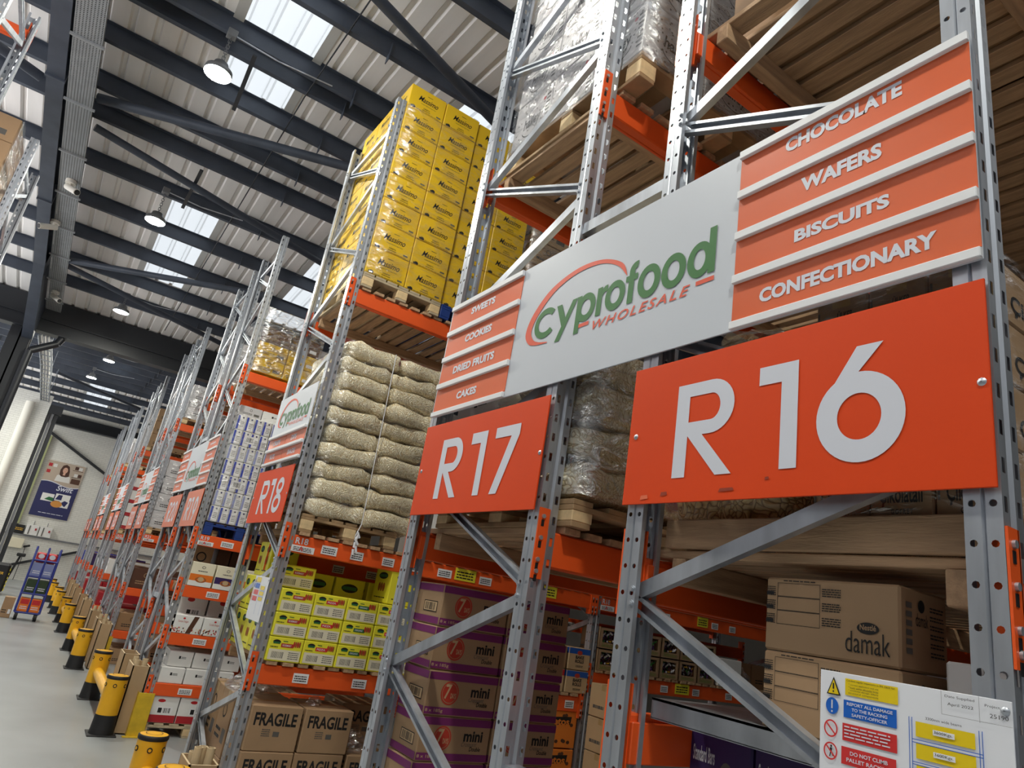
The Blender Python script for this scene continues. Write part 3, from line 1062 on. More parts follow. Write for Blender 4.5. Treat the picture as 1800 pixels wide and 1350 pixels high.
tag_beam(0, BX, 4.49, 5.59, 1.215, 'R18', 'carrying the yellow cracker boxes', [(.32, .11, 'paper'), (.76, .11, 'paper'), (1.3, .1, 'paper'), (2.75, .1, 'paper')], back=False)
tag_beam(BX, 2*BX, 4.49, 5.59, 2.09, 'R18', 'second bay level A', [(.9, .1, 'paper'), (1.4, .16, 'note_yellow'), (1.62, .1, 'paper'), (1.9, .1, 'paper')], 'R18')
beam(BX, 2*BX, 5.1, 1.86, 'orange inner beam over the sweet display boxes in row R18', True, labels=[(.2, .1, 'paper'), (.6, .1, 'paper'), (.8, .1, 'paper'), (1.9, .1, 'paper'), (2.1, .1, 'paper')])
tag_beam(BX, 2*BX, 4.49, 5.59, 1.43, 'R18', 'second bay under the sweet display boxes', [(.5, .12, 'paper'), (.95, .1, 'paper'), (1.15, .2, 'note_yellow'), (1.4, .1, 'paper'), (1.9, .1, 'paper'), (2.3, .1, 'paper')], back=False)
tag_beam(0, BX, 1.443, 2.475, 4.07, 'R17', 'under the grey wrapped load')
tag_beam(0, BX, 1.443, 2.475, 2.10, 'R17', 'level A above the purple striped cartons')
tag_beam(0, BX, 0.0, 0.99, 4.02, 'R16', 'high under the slatted deck')
tag_beam(0, BX, 0.0, 0.99, 2.02, 'R16', 'level A under the chocolate wafer cartons')
beam(0, BX, 0.99, 1.60, 'orange beam behind the grey steel shelf of row R16', False)
beam(0, BX, 0.0, 1.60, 'orange beam on the camera side of the grey steel shelf', True)

deck(.1, 2.9, 4.49, 5.59, 4.072, 'slatted timber deck of R18 under the yellow carton pallets')
deck(.1, 2.9, 4.49, 5.59, 2.092, 'slatted timber deck of R18 under the pasta pallet')
deck(.1, 2.9, 4.49, 5.59, 1.217, 'slatted timber deck under the yellow cracker boxes')
deck(3.05, 5.8, 4.49, 5.59, 2.092, 'slatted timber deck deep in row R18 above the sweets')
deck(3.05, 5.8, 4.49, 5.59, 1.432, 'slatted timber deck deep in row R18 below the sweets')
deck(.1, 2.9, 1.443, 2.475, 4.072, 'slatted timber deck of R17 under the grey wrapped load')
deck(.1, 2.9, 1.443, 2.475, 2.102, 'slatted timber deck of R17 above the purple striped cartons')
deck(.1, 2.9, 0.0, .99, 4.022, 'slatted timber deck high in row R16 by the sign')
deck(.1, 2.9, 0.0, .99, 2.03, 'slatted timber deck in row R16 just above the brown printed cartons')
b = MB(); b.rbox(.095, .125, .07, .92, 2.057, 2.14, 'wood', .003)
tag(b.build('timber_batten'), 'thick weathered timber board edge under the wafer cartons of R16', 'board')
# galvanised steel shelf
t = thing('steel_shelf', 'grey galvanised steel shelf tray at eye height in row R16', 'shelf', (.1, .07, 1.602))
b = MB(); b.box(0, 2.7, 0, .85, .04, .046, 'galv_dull'); b.build('shelf_top', t)
b = MB(); b.box(0, .004, 0, .85, -.005, .046, 'galv'); b.box(.0, .02, 0, .85, -.007, -.003, 'galv'); b.build('front_lip', t)

# ------------------------------------------------------------------ signs
def glyph(b, fr, ch, x, y, w, h, mt):
    """large board numerals drawn as plain geometric shapes"""
    t = .17*h
    X = lambda a: x+a*w
    Y = lambda a: y+a*h
    if ch == 'R':
        b.rect(fr, x, y, x+t, y+h, mt)
        rr = .285*h
        cy = y+h-rr
        cx = x+w-rr*1.02
        for yy in (y+h-t*.85, y+h-2*rr):
            b.rect(fr, x+t, yy, cx, yy+t*.85, mt)
        b.ring(fr, cx, cy, rr, rr, t*.85, mt, -90, 90, 18, t)
        b.flat(fr, [(x+t*1.0, y+h-2*rr), (x+t*2.1, y+h-2*rr+.0), (x+w, y), (x+w-t*1.12, y)], mt)
    elif ch == '1':
        b.flat(fr, [(X(1)-t, y), (X(1), y), (X(1), Y(1)), (X(1)-t, Y(1))], mt)
        b.flat(fr, [(X(0), Y(.82)), (X(1)-t, Y(.82)), (X(1)-t, Y(1)), (X(0), Y(1))], mt)
    elif ch == '6' or ch == '9':
        f = fr
        if ch == '9':
            o, r, u = fr
            f = (o+r*(2*x+w)+u*(2*y+h), -r, -u)
        ry = .385*h
        rx = w/2
        b.ring(f, x+rx, y+ry, rx, ry, t*1.1, mt, 0, 360, 44, t*1.1)
        b.flat(f, [(x+rx*.05, y+ry*1.25), (x+rx*.42, y+ry*1.02), (x+rx*.93, y+ry*1.93), (x+w*.78, y+h), (x+w*.48, y+h)], mt)
    elif ch == '7':
        b.rect(fr, x, y+h-t*.95, x+w, y+h, mt)
        b.flat(fr, [(x+w*.10, y), (x+w*.10+t*1.12, y), (x+w, y+h-t*.95), (x+w-t*1.2, y+h-t*.95)], mt)
    elif ch == '8':
        b.ring(fr, x+w/2, y+.275*h, w/2, .275*h, t*.85, mt, 0, 360, 32, t*.95)
        b.ring(fr, x+w/2, y+.755*h, w*.43, .245*h, t*.85, mt, 0, 360, 32, t*.9)
    elif ch == '0':
        b.ring(fr, x+w/2, y+h/2, w/2, h/2, t*.9, mt, 0, 360, 36, t*.95)
    elif ch == '2':
        b.ring(fr, x+w/2, y+h*.70, w/2, h*.30, t*.9, mt, -20, 175, 24, t*.95)
        b.flat(fr, [(x, y+t*.7), (x+t*.6, y+t*.2), (x+w*.98, y+h*.60), (x+w*.76, y+h*.68)], mt)
        b.rect(fr, x, y, x+w, y+t*.85, mt)
    else:
        b.text(fr, ch, x, y, w, h, mt, .03)
def number_board(yl, row, spec, label, colour='sign_red_orange', z0=2.163, z1=2.597, w=1.0):
    """board on the frame end facing -X, its far edge at yl"""
    t = thing('number_board', label, 'rack number sign', (-.014, yl, z0))
    b = MB(); b.rbox(-.003, .003, -w, 0, 0, z1-z0, colour, .0012); b.build('board', t)
    fr = frX(-.0032, 0, 0)
    b = MB()
    for ch, x, ww in spec:
        glyph(b, fr, ch, x*w, 2.232-2.163, ww*w, .276, 'print_white')
    b.build('number', t)
    for x, z in ((.985, .21), (.03, .21)):
        b = MB(); b.lathe((0, 0, 0), [(.001, .004), (.006, .003), (.009, 0)], 'galv', 10)
        o = b.build('screw', t, (-.003, -x, z)); o.rotation_euler = (0, -PI/2, 0)
    return t
SP = lambda r: [('R', .19, .20), (r[1], .455, .125), (r[2], .64, .20)]
number_board(1.0, 'R16', [('R', .192, .205), ('1', .472, .113), ('6', .635, .205)], 'large red orange board numbered R16, closest to the camera')
mat('tape_mark', (232, 112, 74), 0.45)
mat('scuff', (150, 50, 20), 0.6)
nb = SC.objects.get('number_board')
f_ = frX(-.0033, 0, 0)
for x_, z_, w_, h_, m_ in ((.075, .012, .032, .014, 'tape_mark'), (.155, .020, .026, .012, 'scuff'), (.36, .022, .05, .010, 'scuff'), (.50, .045, .012, .008, 'scuff')):
    b = MB()
    b.flat(f_, [(x_, z_), (x_+w_, z_+h_*.2), (x_+w_*.9, z_+h_), (x_+w_*.1, z_+h_*.9)], m_)
    b.build('tape_residue', nb)
number_board(2.455, 'R17', [('R', .205, .20), ('1', .47, .125), ('7', .66, .175)], 'red orange board numbered R17 under the SWEETS and COOKIES strips')
number_board(5.60, 'R18', [('R', .24, .22), ('1', .50, .12), ('8', .66, .21)], 'red orange board numbered R18 next to the pasta pallet')
for r, y in ROWS:
    d = r[1:]
    number_board(y+1.0, r, [('R', .20, .2), (d[0], .44, .19 if d[0] == '2' else .12), (d[1], .66, .2)], 'pinkish orange board numbered %s on the frame end of its row' % r, 'sign_orange')

def cat_rmull(pts, n=6):
    out = []
    P = [pts[0]]+pts+[pts[-1]]
    for i in range(1, len(P)-2):
        p0, p1, p2, p3 = P[i-1:i+3]
        for k in range(n):
            t = k/n
            out.append(tuple(.5*((2*p1[j])+(-p0[j]+p2[j])*t+(2*p0[j]-5*p1[j]+4*p2[j]-p3[j])*t*t+(-p0[j]+3*p1[j]-3*p2[j]+p3[j])*t**3) for j in (0, 1)))
    out.append(pts[-1])
    return out
def logo(fr0, s):
    """returns builders (swoosh and bars in red, letters in green); s scales metres of the large sign"""
    o, r, u = fr0
    fr = (o, r*s, u*s)
    A = MB()
    out = cat_rmull([(.60, .150), (.565, .215), (.45, .270), (.30, .284), (.14, .245), (.035, .160), (0, .080), (.028, .028), (.08, .008), (.165, .0)])
    inn = cat_rmull([(.592, .158), (.540, .212), (.44, .255), (.30, .262), (.17, .226), (.075, .150), (.040, .085), (.060, .040), (.10, .018), (.165, .004)])
    A.strip(fr, out, inn, 'logo_red')
    A.rect(fr, .335, .012, .415, .027, 'logo_red')
    A.rect(fr, .922, .003, .992, .018, 'logo_red')
    A.text(fr, 'WHOLESALE', .440, -.018, .46, .036, 'logo_red', .012, .3, 1.25)
    G = MB()
    g = 'logo_green'
    t = .027
    bl, xh = .034, .148
    h = (xh-bl)/2
    cy = bl+h
    k = .058
    G.ring(fr, .134, cy+.003, .074, h+.010, t, g, 42, 318, 28, t)                 # C
    G.flat(fr, [(.200, xh), (.232, xh), (.268, .075), (.252, .036)], g)           # y
    G.flat(fr, [(.300, xh), (.330, xh), (.244, -.012), (.214, -.012)], g)
    G.rect(fr, .330, -.008, .330+t, xh, g)                                         # p
    G.ring(fr, .386, cy, .054, h+.002, t, g, 0, 360, 30, t)
    G.rect(fr, .447, bl, .447+t, xh, g)                                            # r
    G.flat(fr, [(.474, .108), (.474, .136), (.486, .147), (.502, .149), (.502, .122), (.486, .122)], g)
    G.ring(fr, .545, cy, .052, h+.002, t, g, 0, 360, 30, t)                       # o
    G.rect(fr, .612, bl, .612+t, .165, g)                                          # f
    G.ring(fr, .648, .160, .036, .034, t, g, 80, 180, 10, t)
    G.rect(fr, .597, .122, .655, .145, g)
    for cx in (.712, .822):
        G.ring(fr, cx, cy+.002, .053, h+.006, t, g, 0, 360, 30, t)
    G.ring(fr, .930, cy+.002, .050, h+.006, t, g, 0, 360, 30, t)
    G.rect(fr, .965, bl-.002, .992, .192, g)
    return A, G
def header(yl, W, zl, zh, parts, label, lg=None, edge='sign_orange'):
    """header board on the frame ends; parts: (x0, x1, [texts])"""
    t = thing('header_sign', label, 'aisle header sign', (-.012, yl, zl))
    H = zh-zl
    b = MB(); b.rbox(-.003, .003, -W, 0, 0, H, 'sign_white', .0012); b.build('white_panel', t)
    for x0, x1, items in parts:
        n = len(items)
        zs = [0.028+(H-.028)*i/n for i in range(n+1)]
        for i, it in enumerate(items):
            za, zb = zs[n-1-i], zs[n-i]-.027
            o = bpy.data.objects.new('category_strip', None); COL.objects.link(o); o.parent = t
            b = MB(); b.box(-.0055, -.0032, -x1, -x0, za, zb, edge); b.build('orange_face', o)
            b = MB()
            b.rbox(-.017, -.0032, -x1-.001, -x0+.001, zb, zb+.027, 'trim_white', .002)
            b.build('white_trim', o)
            b = MB()
            fr = frX(-.0056, 0, 0)
            if isinstance(it, tuple):
                st, tx0, tx1, tz0, tz1 = it
                b.text(fr, st, tx0, tz0, tx1-tx0, tz1-tz0, 'print_white', .045)
            else:
                w = (x1-x0)*it
                c = (x0+x1)/2
                b.lines(fr, c-w/2, za+(zb-za)*.36, w, (zb-za)*.34, 1, 'print_white', random.Random(i+int(yl*7)))
            b.build('strip_lettering', o)
        b = MB(); b.rbox(-.017, -.0032, -x1-.001, -x0+.001, 0, .024, 'trim_white', .002); b.build('bottom_trim', t)
    if lg:
        x, z, s = lg
        A_, G_ = logo(frX(-.0036, -x, z), s)
        A_.build('logo_red_marks', t)
        G_.build('logo_letters', t)
    return t
Z0 = 2.643
q = lambda s, a, b_, c, d: (s, 2.43-a, 2.43-b_, c-Z0, d-Z0)
header(2.43, 2.43, Z0, 3.243, [
    (0.0, .637, [q('SWEETS', 2.231, 2.014, 3.150, 3.187), q('COOKIES', 2.242, 2.0, 3.002, 3.041), q('DRIED FRUITS', 2.302, 1.933, 2.849, 2.889), q('CAKES', 2.215, 2.036, 2.704, 2.742)]),
    (1.797, 2.43, [q('CHOCOLATE', .479, .152, 3.160, 3.206), q('WAFERS', .426, .204, 3.002, 3.048), q('BISCUITS', .441, .187, 2.852, 2.890), q('CONFECTIONARY', .543, .085, 2.702, 2.745)])],
    'long header sign with large logo between two columns of orange category strips', (2.43-1.702, 2.83-Z0, 1.0))
def single_header():
    t = thing('header_sign', 'smaller header sign over the R18 board listing crisps, dips, nuts and snacks', 'aisle header sign', (-.012, 5.55, 2.64))
    W, H = 1.0, .61
    b = MB(); b.rbox(-.003, .003, -W, 0, 0, H, 'sign_white', .0012); b.build('white_panel', t)
    k = 0
    for i, (za, zb) in enumerate(((.145, .235), (.026, .118))):
        o = bpy.data.objects.new('category_strip', None); COL.objects.link(o); o.parent = t
        for x0, x1, st in ((0, .49, ('CRISPS', 'NUTS')[i]), (.5, 1.0, ('DIPS', 'SNACKS')[i])):
            b = MB(); b.box(-.0055, -.0032, -x1, -x0, za, zb, 'sign_orange'); b.build('orange_face', o)
            b = MB(); b.text(frX(-.0056, 0, 0), st, x0+.15, za+.026, .2 if len(st) > 4 else .14, .042, 'print_white', .03); b.build('strip_lettering', o)
        b = MB(); b.rbox(-.024, -.0032, -W, 0, zb, zb+.027, 'trim_white', .004); b.build('white_trim', o)
    b = MB(); b.rbox(-.024, -.0032, -W, 0, 0, .024, 'trim_white', .004); b.build('bottom_trim', t)
    A_, G_ = logo(frX(-.0036, -.10, .33), .82)
    A_.build('logo_red_marks', t); G_.build('logo_letters', t)
single_header()
for i, (r, y) in enumerate(ROWS[::2]):
    if i > 3:
        break
    r2 = ROWS[i*2+1][0]
    header(y+2.46, 2.43, Z0, 3.25, [(0, .62, [.5, .45, .6, .45]), (1.81, 2.43, [.5, .45, .6, .45])], 'header sign with orange strips above the %s and %s boards' % (r, r2), (.76, .12, .95))

# load notice screwed to the R16 post
def notice(x, yl, zb, w, h, label, detail=True):
    t = thing('safety_notice', label, 'notice', (x, yl, zb))
    s = w/.345
    b = MB(); b.rbox(-.0015, .0015, -w, 0, 0, h, 'notice_gloss', .0006); b.build('notice_sheet', t)
    o, r, u = frX(-.0017, 0, h)
    f1 = (o, r*s, u*s)                    # large-notice metres, origin at the top corner
    f2 = (o-Vector((.0006, 0, 0)), r*s, u*s)
    f3 = (o-Vector((.0012, 0, 0)), r*s, u*s)
    R = lambda y0, y1, z0, z1, m_, f=f1, bb=None: bb.rect(f, .345-y0, z0-1.797, .345-y1, z1-1.797, m_)
    P = MB()
    R(.291, .187, 1.757, 1.788, 'notice_yellow', bb=P)
    R(.294, .190, 1.716, 1.748, 'notice_blue', bb=P)
    R(.296, .190, 1.674, 1.705, 'notice_red', bb=P)
    R(.298, .192, 1.632, 1.663, 'notice_red', bb=P)
    for i, z in enumerate((1.711, 1.675, 1.640)):
        R(.156, .058, z, z+.025, 'notice_yellow', bb=P)
    for y in (.168, .163, .052, .047):
        R(y, y-.0012, 1.55, 1.742, 'notice_blue', bb=P)
    for z in (1.705, 1.700, 1.668, 1.664):
        R(.163, .047, z, z+.0012, 'notice_blue', bb=P)
    P.build('colour_panels', t)
    Q = MB()
    T = lambda st, y0, z0, w_, h_, m_='print_white', bd=.02: Q.text(f2, st, .345-y0, z0-1.797, w_, h_, m_, bd)
    if detail:
        T('Conduct regular inspections to EN 15635 for:', .288, 1.782, .096, .0042, 'ink', .0)
        for i, st in enumerate(('* correct application and use', '* loads within allowable limits', '* accidental damage, defects', 'structural components')):
            T(st, .284, 1.7755-i*.0052, .06, .0036, 'ink', 0)
        T('REPORT ALL DAMAGE', .287, 1.7385, .090, .0058); T('TO THE RACKING', .277, 1.729, .070, .0058); T('SAFETY-OFFICER', .277, 1.7195, .070, .0058)
        for i in range(4):
            Q.lines(f2, .345-.292, 1.679+i*.006-1.797, .09, .005, 1, 'print_white', random.Random(i))
        T('DO NOT CLIMB', .280, 1.650, .073, .0070); T('PALLET RACKING', .287, 1.638, .087, .0070)
        T('Date Supplied', .104, 1.785, .048, .0055, 'ink', 0); T('April 2022', .100, 1.772, .042, .0062, 'ink', 0)
        T('Project Ref', .040, 1.781, .036, .0055, 'ink', 0); T('25190', .033, 1.766, .028, .0066, 'ink', 0)
        T('3300mm wide beams', .138, 1.742, .060, .0045, 'ink', 0)
        for z in (1.711, 1.675, 1.640):
            R(.126, .090, z+.008, z+.017, 'paper', f2, Q)
            Q.text(f3, '3600Kgs.', .345-.124, z+.0098-1.797, .031, .0056, 'ink', .0)
        R(.110, .1095, 1.757, 1.797, 'ink_grey', f2, Q); R(.049, .0485, 1.755, 1.797, 'ink_grey', f2, Q)
        R(.110, .0, 1.757, 1.7575, 'ink_grey', f2, Q)
    Q.build('notice_lettering', t)
    c = lambda y, z: (.345-y, z-1.797)
    Q = MB()
    Q.flat(f2, [c(.330, 1.753), c(.300, 1.753), c(.315, 1.787)], 'ink'); Q.flat(f3, [c(.3265, 1.755), c(.3035, 1.755), c(.315, 1.782)], 'notice_yellow')
    f4 = (f3[0]-Vector((.0005, 0, 0)), f3[1], f3[2])
    Q.rect(f4, .0285, -.033, .0315, -.022, 'ink'); Q.rect(f4, .0285, -.039, .0315, -.036, 'ink')
    Q.build('warning_triangle', t)
    Q = MB()
    Q.disc(f2, *c(.318, 1.732), .0135, .0155, 'notice_blue'); Q.rect(f3, .0255, -.070, .0285, -.054, 'print_white'); Q.rect(f3, .0255, -.077, .0285, -.0735, 'print_white')
    Q.build('mandatory_symbol', t)
    for z in (1.690, 1.649):
        Q = MB()
        cx, cz = c(.320, z)
        if z < 1.66:
            Q.disc(f2, cx+.001, cz+.009, .002, .0022, 'ink', 8); Q.flat(f2, [(cx-.002, cz+.006), (cx+.003, cz+.006), (cx+.002, cz-.002), (cx-.001, cz-.002)], 'ink')
            Q.flat(f2, [(cx-.001, cz-.002), (cx+.001, cz-.002), (cx-.001, cz-.010), (cx-.003, cz-.010)], 'ink'); Q.flat(f2, [(cx+.001, cz-.002), (cx+.003, cz-.001), (cx+.006, cz-.008), (cx+.004, cz-.009)], 'ink')
        Q.ring(f3, cx, cz, .0145, .016, .0028, 'notice_red', 0, 360, 28)
        Q.flat(f3, [(cx-.011, cz+.009), (cx-.009, cz+.011), (cx+.011, cz-.009), (cx+.009, cz-.011)], 'notice_red')
        Q.build('prohibition_symbol', t)
    b = MB(); b.lathe((0, 0, 0), [(.001, .004), (.006, .003), (.0075, 0)], 'galv', 12)
    o_ = b.build('screw', t, (-.002, -.335*s, h-.016*s)); o_.rotation_euler = (0, -PI/2, 0)
    return t
notice(-.013, .345, 1.545, .345, .252, 'white rack load notice screwed to the R16 post, with hazard panels')
notice(-.006, 4.86, 1.47, .36, .30, 'small white rack load notice on the R18 frame end', False)

# ------------------------------------------------------------------ goods
CARTONS = {}
KIND = {'massimo': ('yellow_carton', 'carton'), 'cracker': ('cracker_box', 'box'), 'cracker_tall': ('cracker_box', 'box'), 'mini': ('croissant_carton', 'carton'), 'halley': ('wrapped_carton', 'carton'), 'wafer': ('wafer_carton', 'carton'),
        'pastry_orange': ('pastry_box', 'box'), 'pastry_plum': ('pastry_box', 'box'), 'delight': ('sweet_box', 'box'), 'dairy': ('chocolate_carton', 'carton'), 'fragile': ('fragile_carton', 'carton')}
def base_carton(b, w, d, h, mt, tape='tape'):
    b.rbox(0, w, 0, d, 0, h, mt, min(.005, h*.03))
    if tape:
        b.rect((Vector((0, 0, h+.0004)), Vector((1, 0, 0)), Vector((0, 1, 0))), 0, d/2-.025, w, d/2+.025, tape)
        b.rect(frX(0, d, 0), d/2-.025, h*.82, d/2+.025, h, tape)
def st_plain(m_='kraft', tape='tape', ink='ink', rows=2):
    def f(b, w, d, h, v):
        base_carton(b, w, d, h, m_, tape)
        rng = random.Random(v)
        for fr, ww in ((frY(0, 0, 0), w), (frX(0, d, 0), d)):
            x = rng.uniform(.08, .2)*ww
            b.lines(fr, x, h*.2, ww*.4, h*.22, rows, ink, rng)
            b.rect(fr, ww*.66, h*.2, ww*.9, h*.42, 'paper' if v % 2 else 'ink_grey')
            if v % 3 == 0:
                b.ring(fr, ww*.5, h*.68, h*.12, h*.12, h*.03, ink, 0, 360, 16)
    return f
def st_massimo(b, w, d, h, v):
    base_carton(b, w, d, h, 'carton_yellow', None)
    for fr, ww in ((frY(0, 0, 0), w), (frX(0, d, 0), d)):
        b.text(fr, 'Massimo', ww*.24, h*.44, ww*.56, h*.23, 'ink', .010, .42, .97)
        b.lines(fr, ww*.47, h*.75, ww*.14, h*.05, 1, 'ink', random.Random(6))
        b.text(fr, 'ITALIAN PREMIUM SELECTION', ww*.33, h*.33, ww*.42, h*.04, 'ink', 0)
        b.text(fr, 'CORNETTO', ww*.42, h*.16, ww*.18, h*.06, 'ink', .015)
        b.lines(fr, ww*.40, h*.09, ww*.22, h*.05, 1, 'ink', random.Random(v))
        b.rect(fr, ww*.07, h*.02, ww*.20, h*.10, 'ink')
        b.rect(fr, ww*.11, h*.10, ww*.18, h*.13, 'ink')
        for k in range(8):
            b.rect(fr, ww*(.22+k*.085), h*.035, ww*(.29+k*.085), h*.05, 'ink')
        b.rect(fr, ww*.80, h*.10, ww*.92, h*.16, 'ink_grey')
    b.rect(frY(0, 0, 0), w*.80, h*.985, w*.95, h*1.0, 'ink')
def st_fragile(b, w, d, h, v):
    base_carton(b, w, d, h, 'kraft', 'tape')
    for fr, ww in ((frY(0, 0, 0), w), (frX(0, d, 0), d)):
        b.text(fr, 'FRAGILE', ww*.09, h*.56, ww*.82, h*.29, 'ink', .03)
        b.lines(fr, ww*.28, h*.32, ww*.16, h*.18, 4, 'ink_grey', random.Random(4))
        b.rect(fr, ww*.50, h*.33, ww*.62, h*.44, 'ink_grey')
    b.rect((Vector((w, d/2-.03, h+.0006)), Vector((0, 1, 0)), Vector((-1, 0, 0))), 0, 0, .06, .0, 'green_print') if v else None
def st_cracker(b, w, d, h, v):
    base_carton(b, w, d, h, 'carton_lemon', None)
    fr = frY(0, 0, 0)
    b.rect(fr, w*.05, h*.06, w*.97, h*.50, 'cream')
    b.barcode(fr, w*.14, h*.14, w*.34, h*.26, 'ink_grey', 16)
    b.lines(fr, w*.62, h*.12, w*.30, h*.32, 4, 'ink_grey', random.Random(2))
    b.ring(fr, w*.22, h*.77, w*.12, h*.12, h*.09, 'ink', 10, 170, 12)
    b.rect(fr, w*.12, h*.72, w*.32, h*.80, 'badge_green')
    b.rect(fr, w*.36, h*.60, w*.72, h*.76, 'badge_green' if v == 2 else ('badge_red' if v == 0 else 'notice_red'))
    b.text(fr, ('ROSEMARY', 'PIZZA', 'OREGANO', 'BARBECUE')[v], w*.40, h*.64, w*.26, h*.08, 'print_white', .02)
    b.lines(fr, w*.40, h*.81, w*.14, h*.08, 1, 'badge_green', random.Random(5))
    for k in range(4):
        b.disc(fr, w*(.73+.055*k), h*.76, w*.03, h*.13, 'biscuit' if k % 2 else 'badge_red', 10)
    b.lines(fr, w*.06, h*.56, w*.22, h*.07, 1, 'ink', random.Random(8))
    fx = frX(0, d, 0)
    b.disc(fx, d*.5, h*.75, d*.2, h*.09, 'ink', 14)
    b.disc(fx, d*.5, h*.45, d*.18, h*.14, 'biscuit', 14)
def st_cracker_tall(b, w, d, h, v):
    base_carton(b, w, d, h, 'carton_lemon', None)
    for fr, ww in ((frY(0, 0, 0), w), (frX(0, d, 0), d)):
        b.disc(fr, ww*.5, h*.78, ww*.28, h*.10, 'ink', 16)
        b.rect(fr, ww*.26, h*.74, ww*.74, h*.82, 'badge_green')
        for k in range(3):
            b.disc(fr, ww*(.36+.14*k), h*.45, ww*.07, h*.13, 'biscuit', 12)
        b.lines(fr, ww*.15, h*.12, ww*.7, h*.06, 1, 'ink', random.Random(v))
def st_mini(b, w, d, h, v):
    base_carton(b, w, d, h, 'kraft', None)
    for fr, ww in ((frY(0, 0, 0), w), (frX(0, d, 0), d)):
        b.rect(fr, .003, h*.80, ww-.003, h*.97, 'band_purple')
        b.rect(fr, .003, h*.03, ww-.003, h*.19, 'band_purple')
    fr = frY(0, 0, 0)
    b.disc(fr, w*.32, h*.52, w*.125, h*.27, 'badge_red', 26)
    b.ring(fr, w*.32, h*.52, w*.108, h*.235, h*.015, 'kraft', 0, 360, 26, w*.006)
    b.text(fr, '7', w*.25, h*.38, w*.09, h*.34, 'kraft_light', .02, .15)
    b.text(fr, 'DAYS', w*.335, h*.40, w*.075, h*.12, 'kraft_light', .02)
    b.text(fr, 'mini', w*.62, h*.47, w*.27, h*.24, 'ink', .03)
    b.text(fr, 'Croissant', w*.60, h*.36, w*.22, h*.10, 'ink_grey', -.005, .35)
    b.text(fr, 'Double', w*.72, h*.26, w*.16, h*.10, 'ink', .01, .2)
    b.text(fr, '8 x 185g', w*.02, h*.06, w*.24, h*.09, 'kraft_light', .015)
    fx = frX(0, d, 0)
    b.rect(fx, d*.34, h*.30, d*.86, h*.56, 'ink'); b.rect(fx, d*.36, h*.32, d*.84, h*.54, 'kraft_light')
    b.barcode(fx, d*.40, h*.34, d*.40, h*.18, 'ink', 10)
def st_bake(col):
    def f(b, w, d, h, v):
        base_carton(b, w, d, h, 'kraft_light', None)
        for fr, ww in ((frY(0, 0, 0), w), (frX(0, d, 0), d)):
            b.rect(fr, .003, h*.72, ww-.003, h*.98, col)
            b.disc(fr, ww*.5, h*.78, ww*.12, h*.10, 'badge_red', 16)
            b.text(fr, 'BAKE', ww*.32, h*.50, ww*.40, h*.15, 'ink', .04)
            b.text(fr, 'ROLLS', ww*.32, h*.32, ww*.40, h*.15, 'ink', .04)
            b.lines(fr, ww*.36, h*.12, ww*.34, h*.10, 2, 'ink', random.Random(1))
    return f
def st_puffs(b, w, d, h, v):
    base_carton(b, w, d, h, 'carton_orange', None)
    rng = random.Random(5)
    for fr, ww in ((frY(0, 0, 0), w), (frX(0, d, 0), d)):
        for k in range(14):
            b.disc(fr, rng.uniform(.06, .94)*ww, rng.uniform(.06, .94)*h, ww*.035, ww*.028, 'carton_brown', 10)
        b.flat(fr, [(ww*.14, h*.58), (ww*.86, h*.64), (ww*.88, h*.86), (ww*.16, h*.80)], 'ink')
        b.text(fr, 'Cheetos', ww*.18, h*.62, ww*.66, h*.20, 'carton_orange', .03)
        b.text(fr, 'Crunchy', ww*.06, h*.08, ww*.45, h*.12, 'print_white', .01)
def st_table(b, w, d, h, v):
    """brown carton with a printed three row table and the damak mark, facing -X"""
    base_carton(b, w, d, h, 'kraft', None)
    fr = frX(0, d, 0)
    for k in range(3):
        z0, z1 = h*(.36+.19*k), h*(.36+.19*(k+1))-h*.008
        for a in ((.10*d, z0, .445*d, z0+.001), (.10*d, z1, .445*d, z1+.001), (.10*d, z0, .103*d, z1), (.442*d, z0, .445*d, z1)):
            b.rect(fr, *a, 'ink')
        b.lines(fr, .46*d, z0+h*.03, .14*d, h*.12, 4, 'ink', random.Random(k))
        b.lines(fr, .0*d+.004, z0+h*.0, .075*d, h*.14, 5, 'ink', random.Random(k+9))
        b.rect(fr, .003, z0+h*.02, .07*d, z0+h*.06, 'ink')
    b.lines(fr, .15*d, h*.945, .26*d, h*.03, 1, 'ink', random.Random(7))
    b.disc(fr, .79*d, h*.43, .075*d, h*.072, 'ink', 22)
    b.text(fr, 'Nestlé', .735*d, h*.405, .11*d, h*.07, 'kraft', .02)
    b.text(fr, 'damak', .635*d, h*.12, .30*d, h*.26, 'ink', -.004)
    fy = frY(0, 0, 0)
    for k in range(6):
        b.rect(fy, w*.10, h*(.2+.11*k), w*.22, h*(.27+.11*k), 'ink_grey')
        b.lines(fy, w*.6, h*(.2+.11*k), w*.3, h*.08, 2, 'ink', random.Random(k))
    b.text(fy, 'damak', w*.30, h*.55, w*.26, h*.16, 'ink', 0)
    b.disc(fy, w*.42, h*.80, w*.07, h*.08, 'ink', 16)
def st_wafer(b, w, d, h, v):
    base_carton(b, w, d, h, 'kraft', 'tape')
    for fr, ww in ((frX(0, d, 0), d), (frY(0, 0, 0), w)):
        b.text(fr, 'ÜLKER', ww*.42, h*.56, ww*.30, h*.20, 'ink', .02, .15)
        b.text(fr, 'Çikolatalı', ww*.16, h*.16, ww*.68, h*.36, 'ink', .02)
        b.rect(fr, ww*.03, h*.25, ww*.07, h*.8, 'ink_grey')
        b.text(fr, 'GOFRET', ww*.35, h*.05, ww*.34, h*.08, 'ink', .02, 0, 1.4)
